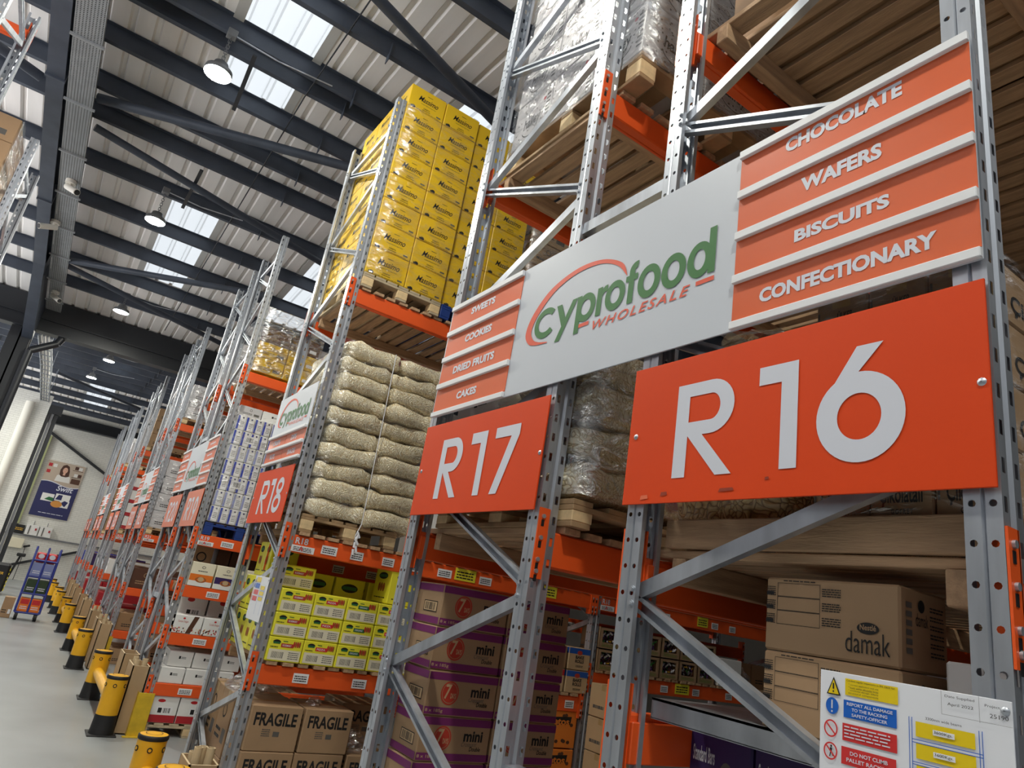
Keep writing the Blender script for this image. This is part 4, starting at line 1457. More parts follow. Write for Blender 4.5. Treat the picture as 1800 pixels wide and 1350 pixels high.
def st_halley(b, w, d, h, v):
    base_carton(b, w, d, h, 'carton_grey', None)
    rng = random.Random(v)
    for fr, ww in ((frX(0, d, 0), d), (frY(0, 0, 0), w)):
        b.hold = True
        for k in range(40):
            b.disc(fr, rng.uniform(.02, .98)*ww, rng.uniform(.03, .97)*h, .006, .006, 'ink_grey', 6)
        b.hold = False
        b.text(fr, 'halley', ww*.30, h*.26, ww*.44, h*.30, 'ink', .02, .1)
        b.ring(fr, ww*.52, h*.30, ww*.25, h*.18, h*.02, 'ink', 190, 350, 16)
        b.lines(fr, ww*.86, h*.12, ww*.10, h*.7, 8, 'ink', rng)
        b.disc(fr, ww*.80, h*.74, .012, .012, 'red_dot', 6)
def st_milk(b, w, d, h, v):
    """film wrapped tray of upright white and blue drink cartons"""
    n = 4
    for k in range(n):
        b.rbox(k*w/n+.002, (k+1)*w/n-.002, 0, d, 0, h, 'carton_white', .006)
    fr = frY(0, 0, 0)
    for k in range(n):
        x = k*w/n
        b.rect(fr, x+.004, h*.02, x+w/n*.28, h*.95, 'milk_blue' if v % 2 else 'milk_deep')
        b.rect(fr, x+w/n*.34, h*.12, x+w/n*.92, h*.70, 'paper')
        b.lines(fr, x+w/n*.42, h*.2, w/n*.42, h*.4, 4, 'ink_grey', random.Random(k))
        b.disc(fr, x+w/n*.62, h*.84, w/n*.10, w/n*.10, 'navy', 10)
    if v == 2:
        b.rect(fr, w*.36, h*.25, w*.64, h*.75, 'paper'); b.barcode(fr, w*.40, h*.35, w*.2, h*.3, 'ink', 10)
def st_dairy(b, w, d, h, v):
    base_carton(b, w, d, h, 'carton_purple', None)
    fr = frX(0, d, 0)
    b.text(fr, 'Standard Bars', d*.07, h*.80, d*.36, h*.10, 'print_white', .02)
    b.flat(fr, [(d*.52, h*.35), (d*.97, h*.30), (d*.97, h*.80), (d*.60, h*.72)], 'badge_green')
    b.disc(fr, d*.62, h*.72, d*.12, h*.12, 'ink_grey', 16)
    b.rect(fr, d*.06, h*.48, d*.30, h*.68, 'paper')
    b.lines(fr, d*.06, h*.2, d*.24, h*.24, 4, 'print_white', random.Random(3))
    b.rect(fr, d*.80, h*.26, d*.97, h*.48, 'paper'); b.text(fr, 'Nº1', d*.83, h*.36, d*.11, h*.09, 'carton_purple', .03)
    b.text(fr, 'Cadbury', d*.42, h*.26, d*.20, h*.09, 'print_white', .0, .3)
    b.text(fr, 'DAIRY MILK', d*.40, h*.12, d*.40, h*.12, 'print_white', .03)
def st_delight(b, w, d, h, v):
    base_carton(b, w, d, h, 'carton_white', None)
    fr = frY(0, 0, 0)
    rng = random.Random(v)
    b.text(fr, 'Turkish Delight', w*.20, h*.56, w*.34, h*.14, 'badge_red', .0, .25)
    b.flat(fr, [(w*.52, .004), (w*.68, .004), (w*.86, h*.98), (w*.70, h*.98)], 'carton_brown')
    for k in range(22):
        b.disc(fr, w*rng.uniform(.02, .5), h*rng.uniform(.03, .35), w*.022, h*.05, rng.choice(['biscuit', 'red_dot', 'cream', 'carton_brown']), 8)
    for k in range(12):
        b.disc(fr, w*rng.uniform(.70, .97), h*rng.uniform(.03, .30), w*.022, h*.05, rng.choice(['biscuit', 'red_dot', 'cream']), 8)
    b.disc(fr, w*.38, h*.82, w*.04, h*.05, 'cola_red', 12)
def st_pastry(col):
    def f(b, w, d, h, v):
        base_carton(b, w, d, h, 'cream', None)
        fr = frY(0, 0, 0)
        b.rect(fr, .003, h*.22, w-.003, h*.50, col)
        b.rect(fr, .003, .003, w-.003, h*.22, 'carton_white')
        b.ring(fr, w*.5, h*.28, w*.24, h*.12, h*.07, 'biscuit', 0, 360, 16)
        b.disc(fr, w*.5, h*.30, w*.13, h*.10, 'kraft_light', 12)
        b.lines(fr, w*.3, h*.60, w*.4, h*.08, 1, 'ink_grey', random.Random(v))
        b.ring(fr, w*.5, h*.80, w*.08, h*.06, h*.02, 'ink_grey', 0, 360, 12)
    return f
def st_whitered(b, w, d, h, v):
    base_carton(b, w, d, h, 'carton_white', None)
    for fr, ww in ((frY(0, 0, 0), w), (frX(0, d, 0), d)):
        b.rect(fr, .003, .003, ww-.003, h*.28, 'carton_red')
        b.disc(fr, ww*.45, h*.80, ww*.12, h*.06, 'cola_red', 12)
        b.rect(fr, ww*.35, h*.32, ww*.85, h*.58, 'paper')
        b.rect(fr, ww*.40, h*.36, ww*.52, h*.54, 'ink'); b.barcode(fr, ww*.56, h*.36, ww*.24, h*.18, 'ink', 8)
def st_white(b, w, d, h, v):
    base_carton(b, w, d, h, 'carton_white', None)
    for fr, ww in ((frY(0, 0, 0), w), (frX(0, d, 0), d)):
        b.rect(fr, ww*.42, h*.50, ww*.50, h*.68, 'ink'); b.lines(fr, ww*.52, h*.5, ww*.2, h*.16, 2, 'ink', random.Random(v))
def st_whitedamak(b, w, d, h, v):
    base_carton(b, w, d, h, 'carton_white', None)
    fr = frX(0, d, 0)
    b.disc(fr, d*.5, h*.30, d*.18, h*.05, 'green_print', 16)
    b.text(fr, 'damak', d*.12, h*.04, d*.76, h*.20, 'ink_grey', -.01)
def st_reddamak(b, w, d, h, v):
    base_carton(b, w, d, h, 'carton_white', None)
    rng = random.Random(1)
    fr = frX(0, d, 0)
    for k in range(12):
        b.disc(fr, d*rng.uniform(.05, .3), h*rng.uniform(.08, .95), d*.10, h*.06, 'carton_red', 8)
    b.text(fr, 'damak', d*.40, h*.48, d*.5, h*.14, 'ink', 0)
    b.disc(fr, d*.62, h*.28, d*.14, h*.10, 'biscuit', 14)
STY = {'massimo': st_massimo, 'fragile': st_fragile, 'cracker': st_cracker, 'cracker_tall': st_cracker_tall, 'mini': st_mini, 'bake_blue': st_bake('badge_blue'), 'bake_red': st_bake('carton_red'),
       'puffs': st_puffs, 'table': st_table, 'wafer': st_wafer, 'halley': st_halley, 'milk': st_milk, 'dairy': st_dairy, 'delight': st_delight, 'pastry_orange': st_pastry('snack_orange'),
       'pastry_plum': st_pastry('carton_purple'), 'whitered': st_whitered, 'white': st_white, 'whitedamak': st_whitedamak, 'reddamak': st_reddamak,
       'kraft': st_plain('kraft'), 'kraft_dark': st_plain('kraft_dark'), 'kraft_light': st_plain('kraft_light', 'tape', 'ink_grey', 1), 'brown': st_plain('carton_brown', None, 'kraft'), 'red': st_plain('carton_red', None, 'print_white'),
       'greywhite': st_plain('carton_grey', None), 'yellowdark': st_plain('carton_yellow', None), 'purple': st_plain('carton_purple', None, 'print_white'), 'blue': st_plain('milk_deep', None, 'print_white')}
def carton(style, x, y, z, w, d, h, label, group=None, v=0, name='carton', cat='carton', gap=.002, rz=0):
    key = (style, round(w, 3), round(d, 3), round(h, 3), v)
    if key not in CARTONS:
        b = MB()
        STY[style](b, w-gap, d-gap, h-gap*.5, v)
        CARTONS[key] = b.mesh(name)
    if name == 'carton':
        name, cat = KIND.get(style, ('carton', 'carton'))
    o = link(name, CARTONS[key], None, (x, y, z), (0, 0, rz))
    return tag(o, label, cat, group)
def film(x0, x1, y0, y1, z0, z1, label, m='film', g=.012):
    b = MB()
    # crumpled sleeve hugging the load, open below
    n, k = 9, 9
    rng = random.Random(int(x0*100+y0*10+z0))
    if x0 > -1:
        x0 = max(x0, .0885+g)
    P = [(x0-g, y1+g), (x0-g, y0-g), (x1+g, y0-g)]
    segs = []
    for (a, c), (e, f) in zip(P[:-1], P[1:]):
        segs += [(a+(e-a)*i/n, c+(f-c)*i/n) for i in range(n)]
    segs.append(P[-1])
    rows = []
    for j in range(k+1):
        rows.append([(sx_+rng.uniform(-.004, .004), sy_+rng.uniform(-.004, .004), z0+(z1-z0)*j/k) for sx_, sy_ in segs])
    v = [p for r in rows for p in r]
    m_ = len(segs)
    b.add(v, [(j*m_+i, j*m_+i+1, (j+1)*m_+i+1, (j+1)*m_+i) for j in range(k) for i in range(m_-1)], m, True)
    o = b.build('stretch_film')
    return tag(o, label, 'stretch film')

# --- row R18: yellow cartons on two pallets
YL = 'yellow cartons with black script stacked on R18'
zc, hc = 4.228, .24
pallet(.09, 4.47, 4.097, .72, 1.12, 'pale wooden pallet under the yellow cartons, nearest the R18 post', 'wood_grey')
pallet(.82, 4.47, 4.097, .72, 1.12, 'blue pallet under the second stack of yellow cartons', 'blue_plastic', 'plastic_pallet')
for c, x in enumerate((.090, .452, .822, 1.182)):
    for r in range(8):
        carton('massimo', x, 4.47+(0 if c < 2 else .02)+random.uniform(-.004, .004), zc+r*hc, .358, .37, hc, 'yellow script carton on R18 front, %s row up, %s column from post' % (ORD[r], ORD[c]), YL)
for dpt in (1, 2):
    for r in range(8):
        carton('massimo', .092+random.uniform(-.002, .002), 4.47+.374*dpt, zc+r*hc, .358, .37, hc, 'yellow script carton on R18 aisle side, %s deep, %s row up' % (ORD[dpt], ORD[r]), YL)
film(.10, 1.54, 4.47, 5.59, zc, zc+8*hc-.22, 'clear stretch film wrapped round the yellow carton stacks')
pallet(1.62, 4.5, 4.097, .9, 1.05, 'wooden pallet beside the blue one, under brown wrapped cartons', 'wood_old')
for r in range(5):
    for c in range(2):
        carton('kraft_light', 1.64+c*.44, 4.52, 4.228+r*.27, .43, .45, .26, 'light brown wrapped carton beyond the yellow stacks, %s row up, %s column' % (ORD[r], ORD[c]), 'brown wrapped cartons on R18', v=c)
film(1.64, 2.5, 4.52, 5.4, 4.23, 5.55, 'clear stretch film round the light brown cartons beyond the yellow stacks', 'film_heavy')

# --- lumpy film packs of pasta
def lumpy(w, d, h, seed, mt, bulge=.03):
    b = MB()
    nu, nv = 36, 14
    rng = random.Random(seed)
    off = Vector((rng.uniform(0, 50), rng.uniform(0, 50), 0))
    v = []
    sg = lambda a, e: math.copysign(abs(a)**e, a)
    for j in range(nv+1):
        ph = -PI/2+PI*j/nv
        for i in range(nu):
            th = 2*PI*i/nu
            x = sg(math.cos(th), .28)*sg(math.cos(ph), .42)
            y = sg(math.sin(th), .28)*sg(math.cos(ph), .42)
            z = sg(math.sin(ph), .42)
            p = Vector((x*w/2, y*d/2, z*h/2))
            k = noise.noise(p*7+off)*bulge+.012*math.sin(x*9+seed)
            n_ = Vector((x, y, z)).normalized()
            p += n_*k
            v.append(p+Vector((w/2, d/2, h/2)))
    f = [(j*nu+i, j*nu+(i+1) % nu, (j+1)*nu+(i+1) % nu, (j+1)*nu+i) for j in range(nv) for i in range(nu)]
    b.add(v, f, mt, True)
    b.add(v[-nu:], [tuple(range(nu))], mt)
    b.add(v[:nu], [tuple(range(nu))[::-1]], mt)
    return b
PG = 'clear packs of pasta stacked on the R18 pallet'
pallet(.10, 4.48, 2.117, .76, 1.08, 'brown wooden pallet under the tall pasta stack', 'wood_old')
rows = 10
hp = (3.66-2.25)/rows
for r in range(rows):
    ins = [0, .005, .01, -.005, .012, .0, -.01, .01, .02, .045][r]
    for c in range(2):
        w = .46
        x = .095+c*.44+ins*.6+random.uniform(-.004, .008)
        b = lumpy(w, .46, hp*1.0, r*2+c, 'pasta')
        tag(b.build('pasta_pack', None, (x, 4.45+random.uniform(-.012, .012)+ins, 2.245+r*hp)), 'clear pack of pasta twists in the tall R18 stack, %s layer up, %s' % (ORD[r], ('aisle end', 'inner end')[c]), 'pasta pack', PG)
    for k in range(1):
        b = lumpy(w, .56, hp*1.0, 50+r, 'pasta')
        tag(b.build('pasta_pack', None, (.095+ins*.6, 4.94, 2.245+r*hp)), 'clear pack of pasta twists behind the post in the R18 stack, %s layer up' % ORD[r], 'pasta pack', PG)
film(.08, .97, 4.46, 5.4, 2.26, 3.62, 'thin clear stretch film round the tall R18 pasta stack', 'film', .03)
film(.09, 1.14, 1.37, 1.98, 2.24, 2.86, 'clear stretch film round the wide pasta packs of R17', 'film_heavy', .03)
b = MB()
b.tube([(.50, 4.425, 3.62), (.515, 4.42, 3.0), (.53, 4.415, 2.25), (.50, 4.41, 2.16), (.52, 4.41, 2.08)], .0035, 'notice_gloss', 6)
for k in range(6):
    b.cyl((.51+.010*math.sin(k*2), 4.405, 2.19-.025*k), (.52+.012*math.cos(k*3), 4.405, 2.15-.025*k), .010, 'notice_gloss', 7)
tag(b.build('film_tail'), 'twisted strip of clear film hanging down the front of the pasta stack', 'film tail')

# --- R18 level A further in and low shelf
for r in range(3):
    for c in range(2):
        carton('white', 1.15+c*.5, 4.55, 2.125+r*.2, .48, .5, .19, 'white carton on R18 level A past the pasta, %s row up, %s' % (ORD[r], ('nearer the pasta', 'farther in')[c]), 'white cartons on R18 level A', v=c)
CG = 'yellow cracker cartons on the low R18 shelf'
VAR = [0, 1, 2, 3, 0]
for c, x in enumerate((.09, .337, .586, .835, 1.10)):
    for r in range(3):
        carton('cracker', x, 4.47, 1.243+r*.160, .244, .30, .158, 'flat yellow cracker box on low R18 shelf, %s row up, %s column' % (ORD[r], ORD[c]), CG, v=VAR[c])
carton('cracker', .09, 4.62, 1.725, .26, .3, .16, 'flat yellow cracker carton lying on top, set back beside the post', CG, v=0)
for c, x in enumerate((.335, .60, .88, 1.16)):
    carton('cracker_tall', x, 4.85, 1.53, .25, .3, .33, 'tall yellow cracker carton shaded behind the flat ones, %s from the post' % ORD[c], 'tall cracker cartons at the back', v=c % 3)
carton('cracker_tall', .90, 4.50, 1.725, .22, .3, .26, 'tall yellow cracker carton standing on the flat ones by the R17 post', 'tall cracker cartons at the back', v=1)
for k, y in enumerate((4.84, 5.02, 5.20, 5.38)):
    for r in range(3):
        if r == 2 and k in (0, 3):
            continue
        carton('cracker_tall', .10, y, 1.243+r*.265, .22, .175, .26, 'yellow cracker box facing the aisle at R18, %s row up, %s from post' % (ORD[r], ORD[k]), 'cracker cartons facing the aisle', v=k % 3)
# FRAGILE cartons on the floor pallets
FG = 'brown cartons marked fragile on the floor level of R18'
pallet(.05, 4.5, 0, 1.2, 1.0, 'wooden pallet on the floor under the cartons marked fragile', 'wood_old')
for r, z in enumerate((.13, .41, .69)):
    for c, x in enumerate((.09, .455, .835)):
        if r == 2 and c == 2:
            continue
        carton('fragile', x+(.0 if r < 2 else .0)+random.uniform(-.006, .006), 4.46+random.uniform(-.008, .008), z, .355, .40, .278, 'brown carton marked FRAGILE, %s row up from the pallet, %s from the R18 post' % (ORD[r], ORD[c]), FG, v=0)
carton('fragile', .86, 4.80, .69, .385, .4, .278, 'brown carton marked FRAGILE, set back beside crumpled film', FG)
for k, (y, z, hh) in enumerate(((4.92, .13, .40), (5.28, .13, .40), (4.92, .53, .42), (5.28, .53, .42))):
    carton('kraft', .09, y, z, .38, .35, hh, 'tall brown carton with tape behind the R18 post, %s row, %s post' % (('lower', 'upper')[k//2], ('nearer the', 'farther from')[k % 2]), 'tall brown cartons behind the R18 post', v=0)
def crumple(x, y, z, w, d, h, label, m='film_heavy', seed=1):
    b = MB()
    rng = random.Random(seed)
    n, k = 14, 8
    v = []
    for j in range(k+1):
        for i in range(n):
            t = 2*PI*i/n
            rr = (1-.75*(j/k)**2)*rng.uniform(.7, 1.1)
            v.append((x+w/2*math.cos(t)*rr, y+d/2*math.sin(t)*rr, z+h*(j/k)*rng.uniform(.8, 1.05)))
    b.add(v, [(j*n+i, j*n+(i+1) % n, (j+1)*n+(i+1) % n, (j+1)*n+i) for j in range(k) for i in range(n)], m)
    return tag(b.build('crumpled_film'), label, 'crumpled film')
crumple(.22, 5.15, .95, .3, .5, .16, 'crumpled clear film bundle on the tall brown cartons behind R18 post', seed=3)
crumple(.92, 4.62, .69, .26, .26, .14, 'crumpled clear film beside the set back FRAGILE carton', seed=5)
crumple(.56, 4.62, .97, .12, .12, .07, 'small tuft of film on top of the second FRAGILE carton', seed=6)
crumple(.30, 4.7, 1.06, .5, .3, .08, 'loose film hanging below the cracker shelf of R18', seed=8)

# --- R18 second bay, seen between the nearer frames
for r in range(2):
    carton('bake_blue', 2.72, 4.48, 1.243+r*.19, .25, .3, .185, 'brown carton with blue band by the inner R18 post, %s row' % ('lower', 'upper')[r], 'banded brown cartons deep in R18')
    carton('bake_red' if r == 0 else 'kraft_dark', 2.45, 4.48, 1.243+r*.19, .25, .3, .185, ('brown carton with red band left of the blue banded pair', 'dark brown carton above the red banded one')[r], 'banded brown cartons deep in R18')
for r in range(3):
    carton('puffs', 2.40, 4.5, .2+r*.30, .52, .4, .29, 'orange carton with brown spots under the banded cartons, %s row from the top' % ORD[2-r], 'orange spotted cartons deep in R18')
for r in range(4):
    carton('kraft_light', 3.0-.02, 4.1, .28+r*.27, .34, .34, .265, 'plain light brown carton in the tall stack beyond the R16 post, %s from the top' % ORD[3-r], 'plain light brown cartons stacked in the cross aisle', v=1)
def sweet_display(x, y, z, label, seed):
    t = thing('display_box', label, 'display box', (x, y, z), 'brown display boxes of wrapped sweets')
    w, d, h = .262, .26, .185
    key = 'display'
    if key not in CARTONS:
        b = MB()
        b.box(0, w-.003, .012, d, 0, .006, 'kraft'); b.box(0, w-.003, d-.006, d, 0, h-.002, 'kraft')
        b.box(0, .005, .0, d, 0, h-.002, 'kraft'); b.box(w-.008, w-.003, 0, d, 0, h-.002, 'kraft'); b.box(0, w-.003, 0, d, h-.008, h-.002, 'kraft')
        b.box(0, w-.003, 0, .006, 0, .05, 'kraft'); b.box(0, w-.003, 0, .006, h-.03, h-.002, 'kraft'); b.box(0, .035, 0, .006, .05, h-.03, 'kraft'); b.box(w-.038, w-.003, 0, .006, .05, h-.03, 'kraft')
        fr = frY(0, 0, 0)
        b.text(fr, 'Sellection', .03, .012, .19, .034, 'green_print', .0, .3)
        CARTONS[key] = b.mesh('box')
    link('box', CARTONS[key], t)
    k2 = 'sweets%d' % seed
    if k2 not in CARTONS:
        b = MB()
        rng = random.Random(seed)
        for i in range(70):
            c = Vector((rng.uniform(.035, w-.04), rng.uniform(.02, .09), rng.uniform(.03, h-.04)))
            a = Vector((rng.uniform(-1, 1), rng.uniform(-.3, .3), rng.uniform(-1, 1))).normalized()
            b.cyl(c-a*.018, c+a*.018, .008, rng.choice(['sweet_purple', 'sweet_purple', 'sweet_white', 'sweet_gold', 'sweet_green', 'sweet_white', 'carton_brown']), 6)
        CARTONS[k2] = b.mesh('sweets')
    o = link('sweets', CARTONS[k2], t)
    o['kind'] = 'stuff'
for r in range(2):
    for c in range(6):
        sweet_display(3.055+c*.268, 4.48, 1.457+r*.19, 'brown display box of purple wrapped sweets, %s row, %s from the inner post' % (('lower', 'upper')[r], ORD[c]), (r*6+c) % 3)
carton('white', 4.70, 4.47, 1.457, .36, .3, .27, 'white carton at the end of the sweet display boxes', v=3)
crumple(5.2, 4.6, 1.457, .3, .3, .2, 'crumpled clear film past the white carton deep in R18', seed=9)
for c in range(2):
    carton('kraft_dark', 5.2+c*.34, 4.7, 1.457, .32, .4, .25, 'dark brown carton past the film deep in R18, %s one' % ORD[c], 'dark cartons deep in R18', v=2)
for c in range(5):
    carton('kraft', 3.1+c*.5, 4.6, 2.12, .48, .6, .4, 'brown carton above the sweets on level A of R18, %s from the inner post' % ORD[c], 'brown cartons above the sweets', v=c % 2)

# --- row R17
HG = 'grey film wrapped cartons high on R17'
pallet(.10, 1.32, 4.097, 1.15, 1.06, 'worn wooden pallet under the grey wrapped load on R17', 'wood_old', h=.14)
for r in range(5):
    for k in range(3):
        carton('halley', .10, 1.32+k*.352, 4.24+r*.31, .40, .35, .305, 'grey dotted carton high on R17, aisle face, %s row up, %s deep' % (ORD[r], ORD[k]), HG, v=k % 2)
    for c in range(2):
        carton('halley', .505+c*.40, 1.32, 4.24+r*.31, .40, .35, .305, 'grey dotted carton high on R17, camera side, %s row up, %s in' % (ORD[r], ORD[c]), HG, v=1)
film(.10, 1.31, 1.32, 2.375, 4.20, 5.8, 'heavy clear stretch film round the grey load high on R17', 'film_heavy')
# pasta sacks on level A of R17
pallet(.10, 1.38, 2.127, 1.1, 1.02, 'wooden pallet under the wide pasta packs on R17', 'wood_old', h=.10)
for r in range(4):
    b = lumpy(1.05, .62, .158, 80+r, 'pasta', .03)
    tag(b.build('pasta_pack', None, (.09, 1.36, 2.228+r*.155)), 'wide film wrapped pasta pack between the R17 and R16 boards, %s layer up' % ORD[r], 'pasta pack', 'wide pasta packs on R17')
for r, (st, lab) in enumerate((('yellowdark', 'yellow carton'), ('white', 'white carton'), ('white', 'white carton'))):
    for c in range(2):
        carton(st, .10+c*.5, 2.02, 2.228+r*.19, .48, .38, .185, '%s behind the R17 board, %s layer up, %s' % (lab, ORD[r], ('aisle end', 'farther in')[c]), 'cartons behind the R17 board', v=c)
# purple striped cartons
MG = 'purple striped croissant cartons stacked in R17'
pallet(.06, 2.18-.6, 0, .8, .85, 'wooden pallet on the floor under the purple striped cartons', 'wood_old', h=.13)
for c, x in enumerate((.092, .45)):
    for r in range(10):
        carton('mini', x+random.uniform(-.004, .004), 2.18+random.uniform(-.006, .006), .135+r*.1745, .352, .24, .174, 'purple striped brown carton with red oval, %s from top, %s column from aisle' % (ORD[9-r], ORD[c]), MG)

# --- row R16, level A and shelf
for k in range(2):
    for r in range(2):
        b = lumpy(.55, .46, .30, 120+k*2+r, 'macaroni', .03)
        tag(b.build('pasta_pack', None, (.13+.45*k, .52, 2.13+r*.28)), 'clear pack of macaroni behind the R16 board, %s layer, %s' % (('bottom', 'upper')[r], ('aisle end', 'farther in')[k]), 'pasta pack', 'macaroni packs behind the R16 board')
crumple(.3, .74, 2.68, .4, .4, .10, 'crumpled clear film on top of the macaroni packs', seed=12)
for k, y in enumerate((.325, .18, .035)):
    for r in range(4):
        carton('wafer', .13, y, 2.142+r*.148, .42, .143, .146, 'brown lettered wafer carton behind R16 board, %s row up, %s from post' % (ORD[r], ORD[2-k]), 'wafer cartons on R16 level A', v=0)
for r in range(4):
    for c in range(2):
        carton('wafer', .56+c*.43, .03, 2.06+r*.148+.0, .42, .30, .146, 'brown wafer carton on the camera side of R16, %s row, %s in' % (ORD[r], ORD[c]), 'wafer cartons on R16 level A', v=1)
film(.13, 1.42, .03, .47, 2.142, 2.74, 'clear stretch film round the wafer cartons beside the R16 post')
for r in range(2):
    carton('table', .10, .24, 1.65+r*.172, .20, .33, .171, 'brown carton with printed table and round badge on the grey shelf, %s one' % ('lower', 'upper')[r], 'brown printed cartons on the grey shelf')
for k in range(2):
    carton('whitedamak', .16, .115-k*.072, 1.65, .16, .07, .205, 'small white carton in front of the R16 post, %s' % ('nearer the brown carton', 'nearer the post')[k], 'small white cartons on the grey shelf', v=0)
carton('reddamak', .36, .02, 1.65, .2, .15, .30, 'tall white carton with red petals behind the small white ones')
for k, y in enumerate((.722, .505)):
    carton('dairy', .28, y, 1.182, .36, .212, .40, 'dark purple chocolate bar carton below the grey shelf, %s' % ('by the sunlit beam', 'nearer the notice')[k], 'purple bar cartons below the shelf', v=0)
for k in range(3):
    carton('kraft_dark', .26+k*.9, .02, 4.048, .86, .94, 1.1, 'large dark brown carton on the high R16 deck, seen between the slats, %s in' % ORD[k], 'large cartons on the high R16 deck', v=1)
t = thing('timber_deck', 'low timber deck carrying the purple bar cartons in R16', 'shelf deck', (.1, .02, 1.155))
b = MB()
for k in range(8):
    b.rbox(k*.16, k*.16+.12, 0, .95, 0, .024, 'wood', .002)
b.build('deck_boards', t)
beam(0, BX, .99, 1.155, 'orange pallet beam under the purple bar cartons, back face of R16', False)
beam(0, BX, 0.0, 1.155, 'orange pallet beam under the purple bar cartons, camera side of R16', True)

# --- row R19
def bay(row, y, levels):
    for z, lv in levels:
        tag_beam(0, BX, y, y+1.03, z, row, lv, [(.33, .14, 'paper'), (.8, .12, 'paper')] if z < 3 else (), row if abs(z-2.09) < .01 else None, back=True)
        deck(.1, 1.7, y+.085, y+.945, z-.0245, 'slatted timber deck of row %s, %s' % (row, lv))
bay('R19', 8.0, ((4.07, 'high level'), (2.09, 'level A'), (1.53, 'pastry shelf'), (1.03, 'sweet box shelf'), (.52, 'white carton shelf')))
pallet(.10, 8.0, 2.094, .8, 1.0, 'blue pallet under the white and blue drink cartons', 'blue_plastic', 'plastic_pallet', h=.14)
for r in range(7):
    for c in range(2):
        carton('milk', .11+c*.42, 8.0, 2.25+r*.183, .415, .3, .18, 'wrapped tray of white and blue drinks on R19, %s row, %s' % (ORD[r], ('aisle side', 'inner side')[c]), 'drink carton trays on R19', v=(r % 3) if c == 0 else (r+1) % 2, name='drink_tray', cat='drink tray')
film(.11, .95, 8.0, 8.95, 2.24, 3.56, 'clear stretch film round the white and blue drink trays')
for c in range(3):
    carton('greywhite' if c != 1 else 'white', .12+c*.28, 8.1, 3.54, .27, .4, .13, 'pale carton lying on the drink trays under the R19 beam, %s' % ORD[c], 'pale cartons on the drink trays', v=c)
for c, st in enumerate(('pastry_orange', 'pastry_plum', 'pastry_orange')):
    carton(st, .10+c*.27, 8.0, 1.532, .255, .3, .26, 'cream pastry box on R19, %s from the post' % ORD[c], 'cream pastry boxes on R19', v=c)
carton('kraft', .10, 8.3, 1.532, .24, .3, .47, 'tall brown carton behind the cream pastry boxes')
for c in range(4):
    carton('brown', .40+c*.16, 8.35, 1.532, .15, .4, .45, 'very dark carton in the shade behind the pastry boxes, %s' % ORD[c], 'dark cartons behind the pastry boxes', v=1)
for c in range(2):
    carton('delight', .06+c*.33, 8.0, 1.032, .32, .3, .19, 'white sweet box with ribbon print on R19, %s' % ('by the post', 'farther in')[c], 'white sweet boxes on R19', v=c)
    carton('whitered', .10+c*.36, 8.31, 1.032, .34, .3, .43, 'shaded white and red carton above the sweet boxes, %s' % ('by the post', 'farther in')[c], 'white and red cartons on R19', v=0)
for r in range(2):
    for c in range(3):
        carton('white', .10+c*.26+r*.05, 8.02+r*.05, .522+r*.165, .25, .35, .16, 'small white carton on the R19 shelf above the red ones, %s row, %s' % (('lower', 'upper')[r], ORD[c]), 'small white cartons on R19', v=c)
crumple(.2, 8.3, .69, .25, .3, .12, 'clear film heap beside the small white cartons on R19', seed=15)
pallet(.04, 8.0, 0, 1.0, 1.0, 'wooden pallet on the floor of R19 under red and white cartons', 'wood_grey')
for c in range(3):
    carton('whitered', .06+c*.33, 8.02, .135, .32, .35, .27, 'white carton with red base on the R19 floor pallet, %s from the guard' % ORD[c], 'red based cartons on the R19 pallet', v=1)
for r in range(3):
    for c in range(2):
        carton('yellowdark' if r < 2 else 'brown', .10+c*.38, 8.0, 4.098+r*.2, .37, .5, .195, '%s wrapped carton high on R19, %s row, %s' % ('yellow' if r < 2 else 'dark', ORD[r], ('aisle end', 'inner')[c]), 'wrapped cartons high on R19', v=c)
film(.10, .86, 8.0, 8.95, 4.10, 4.95, 'clear film round the yellow and dark cartons high on R19', 'film_heavy')

# --- rows beyond
rng = random.Random(5)
PLAN = {
    'R20': ['white', 'kraft', 'brown', 'kraft', 'greywhite'],
    'R21': ['kraft', 'kraft_dark', 'brown', 'greywhite', 'greywhite'],
    'R22': ['white', 'red', 'kraft', 'kraft', 'kraft_light'],
    'R23': ['kraft_dark', 'red', 'white', 'whitered', 'kraft'],
    'R24': ['purple', 'white', 'kraft', 'kraft_light', 'greywhite'],
    'R25': ['white', 'red', 'purple', 'kraft', 'greywhite'],
    'R26': ['blue', 'white', 'kraft', 'kraft_light', 'white'],
    'R27': ['white', 'red', 'blue', 'kraft', 'kraft'],
    'R28': ['kraft', 'white', 'kraft', 'kraft_light', 'kraft'],
}
LV = [(0.0, 'floor'), (.52, 'lowest shelf'), (1.2, 'middle shelf'), (2.09, 'level A'), (4.07, 'high level')]
WORD = {'white': 'white', 'kraft': 'brown', 'brown': 'very dark', 'greywhite': 'pale grey', 'kraft_dark': 'dark brown', 'red': 'red', 'kraft_light': 'light brown', 'whitered': 'white and red', 'purple': 'dark purple', 'blue': 'blue'}
